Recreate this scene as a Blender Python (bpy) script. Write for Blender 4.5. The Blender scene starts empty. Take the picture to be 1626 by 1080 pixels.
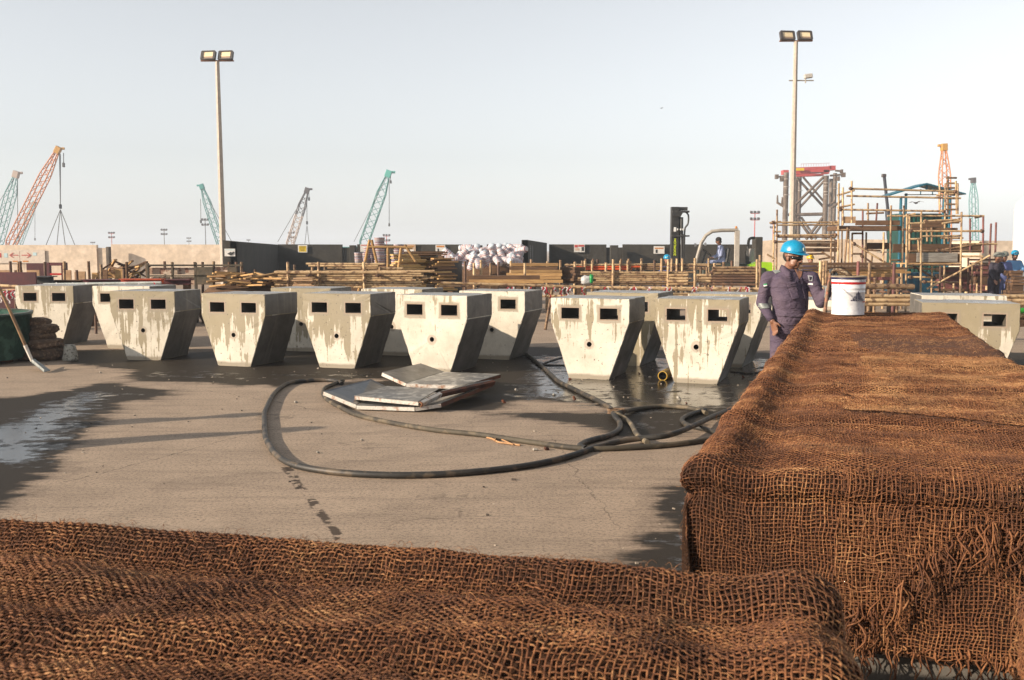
import bpy, bmesh, math, random
import numpy as np
from mathutils import Vector, Matrix, noise, Euler
from mathutils.geometry import delaunay_2d_cdt
from mathutils.bvhtree import BVHTree
random.seed(7); RS = np.random.RandomState(11)
sc = bpy.context.scene
R = math.radians
# ------------------------------------------------------------ camera
F = 1580.0; CH = 1.65; TILT = math.atan(143 / F); CT, ST = math.cos(TILT), math.sin(TILT)
cam_d = bpy.data.cameras.new('camera'); cam = bpy.data.objects.new('camera', cam_d)
sc.collection.objects.link(cam); sc.camera = cam
cam.location = (0, 0, CH); cam.rotation_euler = (math.pi / 2 - TILT, 0, 0)
cam_d.sensor_width = 36; cam_d.lens = F / 1626 * 36; cam_d.clip_start = .05; cam_d.clip_end = 5000
cam_d.dof.use_dof = True; cam_d.dof.focus_distance = 11; cam_d.dof.aperture_fstop = 13
# ------------------------------------------------------------ light
SUN_EL, SUN_AZ = 19.0, (-.925, -.38)          # azimuth: towards the sun, left and a little behind
w = bpy.data.worlds.new('World'); sc.world = w; w.use_nodes = True
nt = w.node_tree; bg = nt.nodes['Background']
sky = nt.nodes.new('ShaderNodeTexSky'); sky.sky_type = 'NISHITA'; sky.sun_disc = False
sky.sun_elevation = R(SUN_EL); sky.sun_rotation = math.atan2(SUN_AZ[0], SUN_AZ[1])
sky.air_density = 1.0; sky.dust_density = 1.0; sky.ozone_density = 1.6
hs = nt.nodes.new('ShaderNodeHueSaturation'); hs.inputs['Saturation'].default_value = .22
nt.links.new(sky.outputs[0], hs.inputs['Color']); nt.links.new(hs.outputs[0], bg.inputs[0])
bg.inputs[1].default_value = .112
sd = bpy.data.lights.new('sun', 'SUN'); sun = bpy.data.objects.new('sun', sd); sc.collection.objects.link(sun)
sd.energy = 5.0; sd.angle = R(.5); sd.color = (1, .84, .66)
_h = math.hypot(*SUN_AZ); _d = Vector((-SUN_AZ[0] / _h * math.cos(R(SUN_EL)), -SUN_AZ[1] / _h * math.cos(R(SUN_EL)), -math.sin(R(SUN_EL))))
sun.rotation_euler = _d.to_track_quat('-Z', 'Y').to_euler()
sc.view_settings.view_transform = 'Standard'; sc.view_settings.look = 'None'
sc.view_settings.exposure = .86; sc.view_settings.gamma = 1
# ------------------------------------------------------------ pixel -> place helpers
def ray(px, py):
    dx, dy = (px - 813) / F, -(py - 540) / F
    return Vector((dx, CT + dy * ST, -ST + dy * CT))
def W(px, py, Y):
    d = ray(px, py); return Vector((0, 0, CH)) + d * (Y / d.y)
def G(px, py, z=0.0):
    d = ray(px, py); return Vector((0, 0, CH)) + d * ((z - CH) / d.z)
# ------------------------------------------------------------ object helpers
col = sc.collection
def tag(o, label=None, cat=None, group=None, kind=None):
    if label: o['label'] = label
    if cat: o['category'] = cat
    if group: o['group'] = group
    if kind: o['kind'] = kind
    return o
def empty(name, loc=(0, 0, 0), rz=0.0):
    o = bpy.data.objects.new(name, None); col.objects.link(o); o.location = loc; o.rotation_euler = (0, 0, rz)
    o.empty_display_size = .1; return o
class MB:
    def __init__(s): s.v = []; s.f = []; s.m = []; s.sm = []
    def add(s, vs, fs, mi=0, smooth=False, M=None):
        b = len(s.v)
        s.v += [tuple(M @ Vector(p)) if M is not None else tuple(p) for p in vs]
        s.f += [tuple(b + i for i in f) for f in fs]; s.m += [mi] * len(fs); s.sm += [smooth] * len(fs)
        return s
    def box(s, c, d, mi=0, rot=None, bev=0.0):
        x, y, z = d[0] / 2, d[1] / 2, d[2] / 2
        M = Matrix.Translation(c)
        if rot is not None: M = M @ (Euler(rot).to_matrix().to_4x4() if not isinstance(rot, Matrix) else rot.to_4x4())
        if bev <= 0:
            vs = [(sx * x, sy * y, sz * z) for sx in (-1, 1) for sy in (-1, 1) for sz in (-1, 1)]
            fs = [(0, 1, 3, 2), (4, 6, 7, 5), (0, 4, 5, 1), (2, 3, 7, 6), (0, 2, 6, 4), (1, 5, 7, 3)]
        else:
            b = min(bev, x * .9, y * .9, z * .9); bm = bmesh.new(); bmesh.ops.create_cube(bm, size=1)
            for v in bm.verts: v.co = Vector((v.co.x * 2 * x, v.co.y * 2 * y, v.co.z * 2 * z))
            bmesh.ops.bevel(bm, geom=list(bm.edges), offset=b, segments=1, affect='EDGES')
            bm.verts.ensure_lookup_table(); vs = [v.co.copy() for v in bm.verts]; fs = [[v.index for v in f.verts] for f in bm.faces]; bm.free()
        return s.add(vs, fs, mi, False, M)
    def tube(s, pts, r, seg=8, mi=0, caps=True, smooth=True):
        P = [Vector(p) for p in pts]; n = len(P)
        rs = r if isinstance(r, (list, tuple)) else [r] * n
        vs = []; fs = []; prev = None
        for i, p in enumerate(P):
            t = (P[min(i + 1, n - 1)] - P[max(i - 1, 0)]).normalized()
            if prev is None:
                a = Vector((0, 0, 1)) if abs(t.z) < .9 else Vector((1, 0, 0)); u = t.cross(a).normalized()
            else:
                u = prev - t * prev.dot(t); u = u.normalized() if u.length > 1e-6 else t.orthogonal().normalized()
            prev = u; v_ = t.cross(u)
            for k in range(seg):
                a = 2 * math.pi * k / seg; vs.append(p + (u * math.cos(a) + v_ * math.sin(a)) * rs[i])
        for i in range(n - 1):
            for k in range(seg):
                k2 = (k + 1) % seg; fs.append((i * seg + k, i * seg + k2, (i + 1) * seg + k2, (i + 1) * seg + k))
        s.add(vs, fs, mi, smooth)
        if caps:
            s.add(vs[:seg][::-1], [tuple(range(seg))], mi, False); s.add(vs[-seg:], [tuple(range(seg))], mi, False)
        return s
    def lathe(s, prof, seg=24, mi=0, M=None, smooth=True):
        vs = []; fs = []
        for r, z in prof:
            for k in range(seg):
                a = 2 * math.pi * k / seg; vs.append((r * math.cos(a), r * math.sin(a), z))
        for i in range(len(prof) - 1):
            for k in range(seg):
                k2 = (k + 1) % seg; fs.append((i * seg + k, i * seg + k2, (i + 1) * seg + k2, (i + 1) * seg + k))
        return s.add(vs, fs, mi, smooth, M)
    def ell(s, c, d, mi=0, rot=None, seg=16, rings=10):
        vs = []; fs = []
        for i in range(rings + 1):
            th = math.pi * i / rings
            for k in range(seg):
                a = 2 * math.pi * k / seg
                vs.append((d[0] * math.sin(th) * math.cos(a), d[1] * math.sin(th) * math.sin(a), -d[2] * math.cos(th)))
        for i in range(rings):
            for k in range(seg):
                k2 = (k + 1) % seg; fs.append((i * seg + k, i * seg + k2, (i + 1) * seg + k2, (i + 1) * seg + k))
        M = Matrix.Translation(c)
        if rot is not None: M = M @ Euler(rot).to_matrix().to_4x4()
        return s.add(vs, fs, mi, True, M)
    def prism(s, poly, n, mi=0):
        """poly: 3-D points of one face, n: extrusion vector"""
        k = len(poly); P = [Vector(p) for p in poly]; Q = [p + Vector(n) for p in P]
        fs = [tuple(range(k))[::-1], tuple(range(k, 2 * k))] + [(i, (i + 1) % k, k + (i + 1) % k, k + i) for i in range(k)]
        return s.add(P + Q, fs, mi)
    def mesh(s, name, mats):
        me = bpy.data.meshes.new(name); me.from_pydata(s.v, [], s.f)
        for m in (mats if isinstance(mats, (list, tuple)) else [mats]): me.materials.append(m)
        me.polygons.foreach_set('material_index', s.m); me.polygons.foreach_set('use_smooth', s.sm); me.update()
        return me
    def build(s, name, mats, parent=None, origin=None):
        if origin is not None:
            o_ = Vector(origin); s.v = [tuple(Vector(p) - o_) for p in s.v]
        o = bpy.data.objects.new(name, s.mesh(name, mats)); col.objects.link(o)
        if parent: o.parent = parent
        if origin is not None: o.location = origin
        return o
def np_mesh(name, V, Q, mats, mi=None, smooth=True, attrs=None):
    me = bpy.data.meshes.new(name); nv, nf, k = len(V), len(Q), Q.shape[1]
    me.vertices.add(nv); me.vertices.foreach_set('co', np.ascontiguousarray(V, dtype=np.float32).ravel())
    me.loops.add(nf * k); me.loops.foreach_set('vertex_index', np.ascontiguousarray(Q, dtype=np.int32).ravel())
    me.polygons.add(nf); me.polygons.foreach_set('loop_start', np.arange(0, nf * k, k, dtype=np.int32))
    me.polygons.foreach_set('loop_total', np.full(nf, k, dtype=np.int32))
    if mi is not None: me.polygons.foreach_set('material_index', mi.astype(np.int32))
    me.polygons.foreach_set('use_smooth', np.full(nf, smooth, dtype=bool))
    for m in mats: me.materials.append(m)
    for an, av in (attrs or {}).items():
        a = me.attributes.new(an, 'FLOAT', 'POINT'); a.data.foreach_set('value', av.astype(np.float32).ravel())
    me.update(calc_edges=True); me.validate(); return me
def link(name, me, parent=None, loc=None):
    o = bpy.data.objects.new(name, me); col.objects.link(o)
    if parent: o.parent = parent
    if loc is not None: o.location = loc
    return o
def copy_tree(o, parent=None):
    c = o.copy(); col.objects.link(c); c.parent = parent
    for ch in o.children: copy_tree(ch, c)
    return c
def catmull(P, n=8):
    P = [Vector(p) for p in P]; out = []
    for i in range(len(P) - 1):
        a, b, c, d = P[max(i - 1, 0)], P[i], P[i + 1], P[min(i + 2, len(P) - 1)]
        for k in range(n):
            t = k / n
            out.append(.5 * ((2 * b) + (c - a) * t + (2 * a - 5 * b + 4 * c - d) * t * t + (3 * b - a - 3 * c + d) * t ** 3))
    return out + [P[-1]]
def text_mesh(txt, size, name='lettering', ext=.002):
    cu = bpy.data.curves.new(name, 'FONT'); cu.body = txt; cu.size = size; cu.extrude = ext; cu.align_x = 'CENTER'; cu.align_y = 'CENTER'
    cu.offset = size * .018
    o = bpy.data.objects.new(name, cu); col.objects.link(o)
    me = bpy.data.meshes.new_from_object(o.evaluated_get(bpy.context.evaluated_depsgraph_get())); me.name = name
    bpy.data.objects.remove(o); return me
# ------------------------------------------------------------ materials
GK = .80
ORD = 'first second third fourth fifth sixth seventh eighth ninth tenth eleventh twelfth thirteenth fourteenth fifteenth sixteenth seventeenth eighteenth nineteenth twentieth'.split(); ORD += ['twenty-' + x for x in ORD[:9]] + ['thirtieth'] + ['thirty-' + x for x in ORD[:9]]
class NT:
    def __init__(s, name):
        s.m = bpy.data.materials.new(name); s.m.use_nodes = True; s.t = s.m.node_tree; s.b = s.t.nodes['Principled BSDF']; s.c = None
    def n(s, ty, **kw):
        nd = s.t.nodes.new('ShaderNode' + ty)
        for k, v in kw.items(): setattr(nd, k, v)
        return nd
    def l(s, a, b): s.t.links.new(a, b)
    def put(s, sock, v):
        if hasattr(v, 'is_output'): s.l(v, sock)
        elif isinstance(v, (tuple, list)): sock.default_value = tuple(v) + ((1,) if len(v) == 3 and sock.type == 'RGBA' else ())
        else: sock.default_value = v
    def obj(s, scale=(1, 1, 1), loc=(0, 0, 0), rnd=True):
        tc = s.n('TexCoord'); mp = s.n('Mapping'); s.l(tc.outputs['Object'], mp.inputs[0]); mp.inputs['Scale'].default_value = scale
        mp.inputs['Location'].default_value = loc
        if rnd:
            oi = s.n('ObjectInfo'); mu = s.n('Math', operation='MULTIPLY'); s.l(oi.outputs['Random'], mu.inputs[0]); mu.inputs[1].default_value = 37.0
            va = s.n('VectorMath', operation='ADD'); s.l(tc.outputs['Object'], va.inputs[0]); s.l(mu.outputs[0], va.inputs[1]); s.l(va.outputs[0], mp.inputs[0])
        return mp.outputs[0]
    def noise(s, vec, scale, detail=3, rough=.55, dist=0):
        nd = s.n('TexNoise'); s.l(vec, nd.inputs['Vector']); nd.inputs['Scale'].default_value = scale
        nd.inputs['Detail'].default_value = detail; nd.inputs['Roughness'].default_value = rough; nd.inputs['Distortion'].default_value = dist
        return nd.outputs['Fac']
    def math(s, op, a, b=0.0, clamp=False):
        nd = s.n('Math', operation=op, use_clamp=clamp); s.put(nd.inputs[0], a); s.put(nd.inputs[1], b); return nd.outputs[0]
    def ramp(s, fac, stops):
        nd = s.n('ValToRGB'); s.l(fac, nd.inputs[0]); e = nd.color_ramp.elements
        while len(e) < len(stops): e.new(.5)
        for i, (p, c) in enumerate(stops):
            e[i].position = p; e[i].color = (tuple(c) + (1,)) if isinstance(c, (tuple, list)) else (c, c, c, 1)
        return nd.outputs[0]
    def mix(s, fac, a, b):
        nd = s.n('Mix', data_type='RGBA'); s.put(nd.inputs[0], fac); s.put(nd.inputs[6], a); s.put(nd.inputs[7], b); return nd.outputs[2]
    def attr(s, name):
        nd = s.n('Attribute'); nd.attribute_name = name; return nd.outputs['Fac']
    def bump(s, h, dist=.01, strength=.5):
        nd = s.n('Bump'); s.l(h, nd.inputs['Height']); nd.inputs['Distance'].default_value = dist; nd.inputs['Strength'].default_value = strength
        s.l(nd.outputs[0], s.b.inputs['Normal']); return nd
    def set(s, col=None, rough=None, metal=None, spec=None):
        if col is not None:
            g = s.n('VectorMath', operation='SCALE'); s.put(g.inputs[0], tuple(col[:3]) if isinstance(col, (tuple, list)) else col); g.inputs['Scale'].default_value = GK; s.l(g.outputs[0], s.b.inputs['Base Color'])
        if rough is not None: s.put(s.b.inputs['Roughness'], rough)
        if metal is not None: s.put(s.b.inputs['Metallic'], metal)
        if spec is not None: s.put(s.b.inputs['Specular IOR Level'], spec)
        return s.m
_mc = {}
def worn(name, c1, c2=None, scale=6, rough=.6, metal=0, stretch=(1, 1, 1), thr=(.4, .65), bump=.003, spec=.4, var=.25, c3=None):
    """paint / wood / steel with a second worn colour in patches, and some per-object variation"""
    if name in _mc: return _mc[name]
    t = NT(name); v = t.obj(stretch); n1 = t.noise(v, scale, 5, .6); n2 = t.noise(v, scale * 6, 3)
    c2 = c2 or tuple(x * .55 for x in c1)
    c = t.ramp(n1, [(thr[0], c1), (thr[1], c2)])
    if c3: c = t.mix(t.ramp(t.noise(v, scale * 2.3, 4), [(.52, 0.), (.6, 1.)]), c, c3)
    oi = t.n('ObjectInfo'); k = t.math('MULTIPLY_ADD', oi.outputs['Random'], 2 * var); k.node.inputs[2].default_value = 1 - var
    g = t.math('MULTIPLY', k, t.ramp(n2, [(.25, .8), (.75, 1.15)]))
    m = t.n('VectorMath', operation='SCALE'); t.l(c, m.inputs[0]); t.l(g, m.inputs['Scale'])
    t.set(m.outputs[0], rough, metal, spec)
    if bump: t.bump(n2, bump, .6)
    _mc[name] = t.m; return t.m
def plain(name, c, rough=.6, metal=0, spec=.4): return worn(name, c, tuple(x * .8 for x in c), 9, rough, metal, thr=(.35, .75), bump=.001, spec=spec, var=.06)
M = {}
def mk_ground():
    t = NT('yard_concrete'); tc = t.n('TexCoord').outputs['Object']
    big = t.noise(tc, .35, 4, .6); mid = t.noise(tc, 2.2, 6, .65); fine = t.noise(tc, 42, 6, .78); grit = t.noise(tc, 150, 3, .75)
    mp = t.n('Mapping'); t.l(tc, mp.inputs[0]); mp.inputs['Rotation'].default_value = (0, 0, R(17)); mp.inputs['Scale'].default_value = (.5, 5, 1)
    strk = t.noise(mp.outputs[0], 1.6, 6, .7)
    dry = t.ramp(big, [(.3, (.50, .385, .285)), (.7, (.40, .308, .228))])
    dry = t.mix(t.ramp(mid, [(.42, 0.), (.75, .4)]), dry, (.19, .145, .112))
    dry = t.mix(t.ramp(strk, [(.50, 0.), (.72, .5)]), dry, (.155, .12, .095))
    dry = t.mix(t.ramp(fine, [(.36, .8), (.52, 0.)]), dry, (.11, .083, .062))
    dry = t.mix(t.ramp(t.noise(tc, 6.5, 5, .7), [(.56, 0.), (.74, .22)]), dry, (.16, .122, .09))
    dry = t.mix(t.ramp(grit, [(.55, 0.), (.66, .8)]), dry, (.66, .54, .41))
    vo = t.n('TexVoronoi', feature='DISTANCE_TO_EDGE'); wv = t.n('VectorMath', operation='ADD'); t.l(tc, wv.inputs[0])
    nn = t.n('TexNoise'); t.l(tc, nn.inputs['Vector']); nn.inputs['Scale'].default_value = 1.3; nn.inputs['Detail'].default_value = 5; t.l(nn.outputs['Color'], wv.inputs[1])
    t.l(wv.outputs[0], vo.inputs['Vector']); vo.inputs['Scale'].default_value = .27
    crack = t.ramp(vo.outputs['Distance'], [(.0, 1.), (.004, 0.)])
    dry = t.mix(t.math('MULTIPLY', crack, t.ramp(mid, [(.45, 0.), (.65, .45)])), dry, (.05, .04, .035))
    def seg(p, q, w_, amp, brk, k, colr):
        nonlocal dry
        p, q = Vector((p[0], p[1], 0)), Vector((q[0], q[1], 0)); e = (q - p).normalized(); nn_ = Vector((-e.y, e.x, 0)); L_ = (q - p).length
        sb = t.n('VectorMath', operation='SUBTRACT'); t.l(tc, sb.inputs[0]); sb.inputs[1].default_value = p
        def dot(v_): d_ = t.n('VectorMath', operation='DOT_PRODUCT'); t.l(sb.outputs[0], d_.inputs[0]); d_.inputs[1].default_value = v_; return d_.outputs['Value']
        u_, v_ = dot(e), dot(nn_); v_ = t.math('ABSOLUTE', t.math('ADD', v_, t.math('MULTIPLY', t.math('SUBTRACT', mid, .5), amp)))
        m_ = t.math('MULTIPLY', t.math('GREATER_THAN', u_, 0.0), t.math('LESS_THAN', u_, L_)); m_ = t.math('MULTIPLY', m_, t.ramp(t.math('DIVIDE', v_, w_), [(.6, 1.), (1., 0.)]))
        m_ = t.math('MULTIPLY', m_, t.ramp(t.noise(tc, 9 if brk else 3, 3), [(.48, 0.), (.52, 1.)]) if brk is True else t.ramp(strk, [(.35, .3), (.65, 1.)]))
        dry = t.mix(t.math('MULTIPLY', m_, k), dry, colr)
    g2 = lambda x, y: G(x, y)[:2]
    seg(g2(455, 742), g2(548, 868), .035, .10, True, .9, (.06, .045, .035)); seg(g2(448, 742), g2(480, 780), .03, .1, True, .8, (.06, .045, .035))
    seg(g2(100, 768), g2(400, 688), .007, .25, False, .8, (.05, .04, .03)); seg(g2(1040, 642), g2(560, 690), .10, .5, False, .25, (.12, .095, .075)); seg(g2(900, 690), g2(240, 780), .16, .6, False, .22, (.13, .10, .08))
    seg(g2(980, 760), g2(330, 850), .14, .6, False, .2, (.12, .095, .075)); seg(g2(870, 690), g2(980, 840), .006, .3, False, .7, (.06, .05, .04)); seg(g2(330, 620), g2(560, 660), .008, .3, False, .7, (.07, .055, .045))
    for (x_, y_) in ((700, 790), (560, 705), (430, 660)): seg(g2(x_ - 40, y_), g2(x_ + 40, y_ + 2), .12, .9, True, .4, (.14, .11, .085))
    wn = t.math('ADD', t.attr('wet'), t.math('MULTIPLY', t.math('SUBTRACT', t.math('ADD', t.math('MULTIPLY', mid, .5), t.math('MULTIPLY', strk, .5)), .5), 1.5))
    wet = t.ramp(wn, [(.44, 0.), (.56, 1.)])
    soft = t.ramp(wn, [(.25, 0.), (.5, .45)])
    pn = t.math('ADD', t.attr('pool'), t.math('MULTIPLY', t.math('SUBTRACT', t.math('ADD', t.math('MULTIPLY', mid, .6), t.math('MULTIPLY', strk, .4)), .5), 1.8))
    pool = t.ramp(t.math('ADD', pn, t.math('MULTIPLY', t.math('SUBTRACT', t.noise(tc, 7, 4, .6), .5), .9)), [(.50, 0.), (.68, 1.)])
    wc = t.mix(fine, (.022, .018, .014), (.062, .050, .038))
    c = t.mix(soft, dry, (.13, .10, .08)); c = t.mix(wet, c, wc); c = t.mix(pool, c, (.018, .016, .014))
    ro = t.mix(wet, (.9, .9, .9), (.55, .55, .55)); ro = t.mix(pool, ro, (.15, .15, .15))
    t.set(c, ro, 0, t.mix(pool, t.mix(wet, (.12,) * 3, (.05,) * 3), (.5,) * 3))
    h = t.math('ADD', t.math('MULTIPLY', fine, .7), t.math('MULTIPLY', grit, .6)); h = t.math('ADD', h, t.math('MULTIPLY', mid, 1.0))
    h = t.math('MULTIPLY', h, t.math('SUBTRACT', 1.12, pool)); t.bump(h, .0055, .7); return t.m
M['ground'] = mk_ground()
EX, EZ, EW, EH, HZ = .258, .845, .118, .07, .45      # eye centre x, z, half sizes; small hole height
def mk_concrete(kind):
    t = NT('precast_' + kind)
    tc = t.n('TexCoord').outputs['Object']; v = t.obj(); n = t.noise(v, 3.2, 6, .65); fine = t.noise(v, 60, 4, .7)
    if kind == 'face':
        st = t.obj((13, 1, 1.15)); s1 = t.noise(st, 1.0, 4, .6, .25); s2 = t.noise(t.obj((34, 1, 2.2)), 1.0, 3, .6)
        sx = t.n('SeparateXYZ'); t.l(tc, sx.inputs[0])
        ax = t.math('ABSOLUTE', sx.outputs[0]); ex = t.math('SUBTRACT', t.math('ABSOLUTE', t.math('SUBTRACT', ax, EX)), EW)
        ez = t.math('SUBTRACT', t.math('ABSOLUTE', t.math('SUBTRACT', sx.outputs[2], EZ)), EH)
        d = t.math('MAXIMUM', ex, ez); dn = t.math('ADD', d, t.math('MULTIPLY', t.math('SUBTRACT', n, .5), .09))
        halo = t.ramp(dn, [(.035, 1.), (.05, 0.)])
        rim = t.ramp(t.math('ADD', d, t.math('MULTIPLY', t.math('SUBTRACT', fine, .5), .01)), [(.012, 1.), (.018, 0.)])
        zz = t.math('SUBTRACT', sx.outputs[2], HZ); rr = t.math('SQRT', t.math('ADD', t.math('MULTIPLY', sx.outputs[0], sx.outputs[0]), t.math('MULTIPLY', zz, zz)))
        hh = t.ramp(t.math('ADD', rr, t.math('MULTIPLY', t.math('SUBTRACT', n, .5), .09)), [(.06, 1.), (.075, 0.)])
        oi = t.n('ObjectInfo'); bias = t.math('MULTIPLY', t.math('SUBTRACT', oi.outputs['Random'], .45), .34)
        topb = t.math('MULTIPLY', t.math('SUBTRACT', sx.outputs[2], .55), .20)
        s = t.math('ADD', t.math('ADD', t.math('MULTIPLY', s1, .75), t.math('MULTIPLY', s2, .12)), t.math('MULTIPLY', n, .40))
        s = t.math('ADD', t.math('ADD', s, bias), topb)
        damp = t.ramp(s, [(.665, 0.), (.695, 1.)])
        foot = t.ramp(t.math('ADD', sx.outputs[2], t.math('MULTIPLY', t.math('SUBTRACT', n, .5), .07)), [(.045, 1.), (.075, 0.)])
        dc = t.mix(fine, (.66, .60, .49), (.80, .74, .63)); dc = t.mix(t.ramp(n, [(.5, 0.), (.7, .35)]), dc, (.46, .40, .31))
        c = t.mix(damp, dc, t.mix(n, (.27, .225, .14), (.37, .31, .205)))
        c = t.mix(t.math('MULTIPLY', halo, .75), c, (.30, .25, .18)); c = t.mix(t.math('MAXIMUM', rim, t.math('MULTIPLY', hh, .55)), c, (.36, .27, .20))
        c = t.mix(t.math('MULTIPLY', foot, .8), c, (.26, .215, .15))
        c = t.mix(t.ramp(t.noise(t.obj(), 1.4, 5, .65), [(.45, 0.), (.72, .45)]), c, (.33, .29, .225)); c = t.mix(t.ramp(t.noise(t.obj((2, 1, 1)), 9, 4, .7), [(.55, 0.), (.7, .3)]), c, (.42, .36, .27))
        pit = t.ramp(t.noise(v, 30, 3, .5), [(.67, 0.), (.70, .8)]); c = t.mix(pit, c, (.12, .10, .08))
        t.set(c, t.mix(damp, (.85,) * 3, (.6,) * 3), 0, .35); t.bump(t.math('ADD', fine, t.math('MULTIPLY', n, 1.5)), .004, .6)
    elif kind == 'side':  # damp form-side grey, darkened further so the colour carries these faces' shade
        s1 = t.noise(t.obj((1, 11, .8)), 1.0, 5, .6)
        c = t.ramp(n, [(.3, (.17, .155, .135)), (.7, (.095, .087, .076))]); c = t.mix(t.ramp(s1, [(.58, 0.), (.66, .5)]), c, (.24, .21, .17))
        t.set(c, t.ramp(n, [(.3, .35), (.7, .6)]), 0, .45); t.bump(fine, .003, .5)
    else:
        c = t.ramp(n, [(.4, (.30, .285, .26)), (.62, (.16, .15, .135))]); t.set(c, t.ramp(n, [(.45, .5), (.6, .16)]), 0, .5); t.bump(fine, .003, .4)
    return t.m
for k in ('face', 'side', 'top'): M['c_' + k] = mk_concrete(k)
def mk_thread():
    t = NT('coir_thread'); a = t.attr('tint'); tc = t.n('TexCoord').outputs['Object']; n = t.noise(tc, 5, 4, .6); f = t.noise(tc, 260, 2, .6)
    c = t.ramp(a, [(0., (.045, .020, .011)), (.35, (.17, .066, .030)), (.7, (.32, .135, .055)), (1., (.56, .30, .13))])
    c = t.mix(t.ramp(n, [(.45, 0.), (.7, .6)]), c, (.085, .040, .024)); c = t.mix(t.ramp(f, [(.35, .5), (.6, 0.)]), c, (.05, .022, .012))
    t.set(c, .75, 0, .25); return t.m
M['thread'] = mk_thread()
def mk_back(name, c1, c2, c3, pitch):
    t = NT(name); tc = t.n('TexCoord').outputs['UV']; o = t.n('TexCoord').outputs['Object']
    n = t.noise(o, 3, 5, .6); f = t.noise(o, 110, 4, .75)
    def wave(rot):
        wv = t.n('TexWave', wave_type='BANDS', bands_direction='X' if rot == 0 else 'Y'); t.l(tc, wv.inputs[0]); wv.inputs['Scale'].default_value = .31831 * math.pi / pitch / math.pi * 1.0
        wv.inputs['Distortion'].default_value = 1.6; wv.inputs['Detail'].default_value = 2; wv.inputs['Detail Scale'].default_value = 2.0; return wv.outputs['Fac']
    wx, wy = wave(0), wave(1); h = t.math('MAXIMUM', wx, wy)
    c = t.ramp(t.math('ADD', t.math('MULTIPLY', h, .08), t.math('MULTIPLY', f, .98)), [(.25, c1), (.6, c2), (.9, c3)])
    c = t.mix(t.ramp(n, [(.42, 0.), (.68, .55)]), c, tuple(x * .45 for x in c2))
    t.set(c, .9, 0, .15); t.bump(t.math('ADD', t.math('MULTIPLY', h, .3), t.math('MULTIPLY', f, 1.6)), .008, 1.0); return t.m
M['under'] = mk_back('coir_underlayer', (.020, .011, .007), (.075, .036, .020), (.15, .070, .034), .012)
M['far_coir'] = mk_back('coir_cloth', (.024, .010, .007), (.135, .055, .033), (.27, .125, .072), .012)
M['far_coir_pale'] = mk_back('coir_cloth_pale', (.04, .019, .012), (.19, .088, .050), (.36, .185, .10), .012)
# ------------------------------------------------------------ ground
def sdf(px, py, poly):
    P = np.array(poly); d = np.full(px.shape, 1e9); ins = np.zeros(px.shape, bool); n = len(P)
    for i in range(n):
        a, b = P[i], P[(i + 1) % n]; e = b - a; wx, wy = px - a[0], py - a[1]
        tt = np.clip((wx * e[0] + wy * e[1]) / (e @ e), 0, 1); d = np.minimum(d, np.hypot(wx - e[0] * tt, wy - e[1] * tt))
        c = ((a[1] <= py) & (b[1] > py)) | ((b[1] <= py) & (a[1] > py)); s = (px - a[0]) < (py - a[1]) * e[0] / (e[1] if abs(e[1]) > 1e-9 else 1e-9)
        ins ^= (c & s)
    return np.where(ins, d, -d)
def zone(poly): return [tuple(G(x, y)[:2]) for x, y in poly]
WET = [zone([(90, 556), (840, 551), (1240, 561), (1700, 560), (1700, 600), (1250, 620), (1180, 640), (1000, 645), (900, 638), (800, 632), (700, 602), (560, 602), (440, 613), (330, 609), (200, 604), (205, 587), (110, 577)]),
       zone([(770, 657), (880, 655), (960, 658), (1010, 640), (1150, 640), (1190, 650), (1080, 688), (1000, 694), (940, 680), (860, 665)]),
       zone([(-400, 640), (0, 634), (100, 622), (170, 606), (200, 612), (250, 618), (280, 623), (190, 640), (165, 660), (130, 690), (105, 712), (85, 735), (60, 760), (20, 785), (0, 810), (-60, 840), (-500, 840)]),
       zone([(1075, 775), (1040, 800), (1060, 830), (1005, 880), (1000, 940), (1120, 1070), (2400, 1600), (2000, 800), (1300, 740)]),
       zone([(545, 605), (700, 605), (830, 632), (790, 650), (640, 650)])]
POOL = [(zone([(840, 562), (1240, 570), (1240, 640), (1100, 655), (980, 668), (900, 640), (800, 630)]), .75),
        (zone([(200, 585), (700, 590), (720, 603), (560, 602), (330, 608), (200, 603)]), .45),
        (zone([(-400, 700), (0, 675), (60, 640), (120, 622), (230, 624), (160, 640), (150, 665), (110, 700), (80, 735), (-100, 745)]), .82),
        (zone([(950, 660), (1090, 655), (1060, 685), (990, 690)]), .5),
        (zone([(1080, 780), (1010, 880), (1100, 1000), (1300, 1000), (1300, 780)]), .6)]
def axis(core0, core1, step, lo, hi):
    a = list(np.arange(core0, core1 + 1e-6, step)); s = step; x = core0
    L = []
    while x > lo: s *= 1.35; x -= s; L.append(max(x, lo))
    s = step; x = core1; Rr = []
    while x < hi: s *= 1.35; x += s; Rr.append(min(x, hi))
    return np.array(L[::-1] + a + Rr)
gx = axis(-10, 9, .1, -1800, 1800); gy = axis(.5, 22, .1, -300, 2600)
GX, GY = np.meshgrid(gx, gy)
wetv = np.zeros(GX.shape); poolv = np.zeros(GX.shape)
near = (GY < 30) & (abs(GX) < 30)
for p in WET: wetv = np.maximum(wetv, np.where(near, np.clip(.5 + sdf(GX, GY, p) / .9, 0, 1), 0))
for p, k in POOL: poolv = np.maximum(poolv, np.where(near, k * np.clip(.5 + sdf(GX, GY, p) / .8, 0, 1), 0))
nx, ny = len(gx), len(gy); idx = np.arange(nx * ny).reshape(ny, nx)
Q = np.stack([idx[:-1, :-1], idx[:-1, 1:], idx[1:, 1:], idx[1:, :-1]], -1).reshape(-1, 4)
V = np.stack([GX, GY, np.zeros_like(GX)], -1).reshape(-1, 3)
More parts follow.
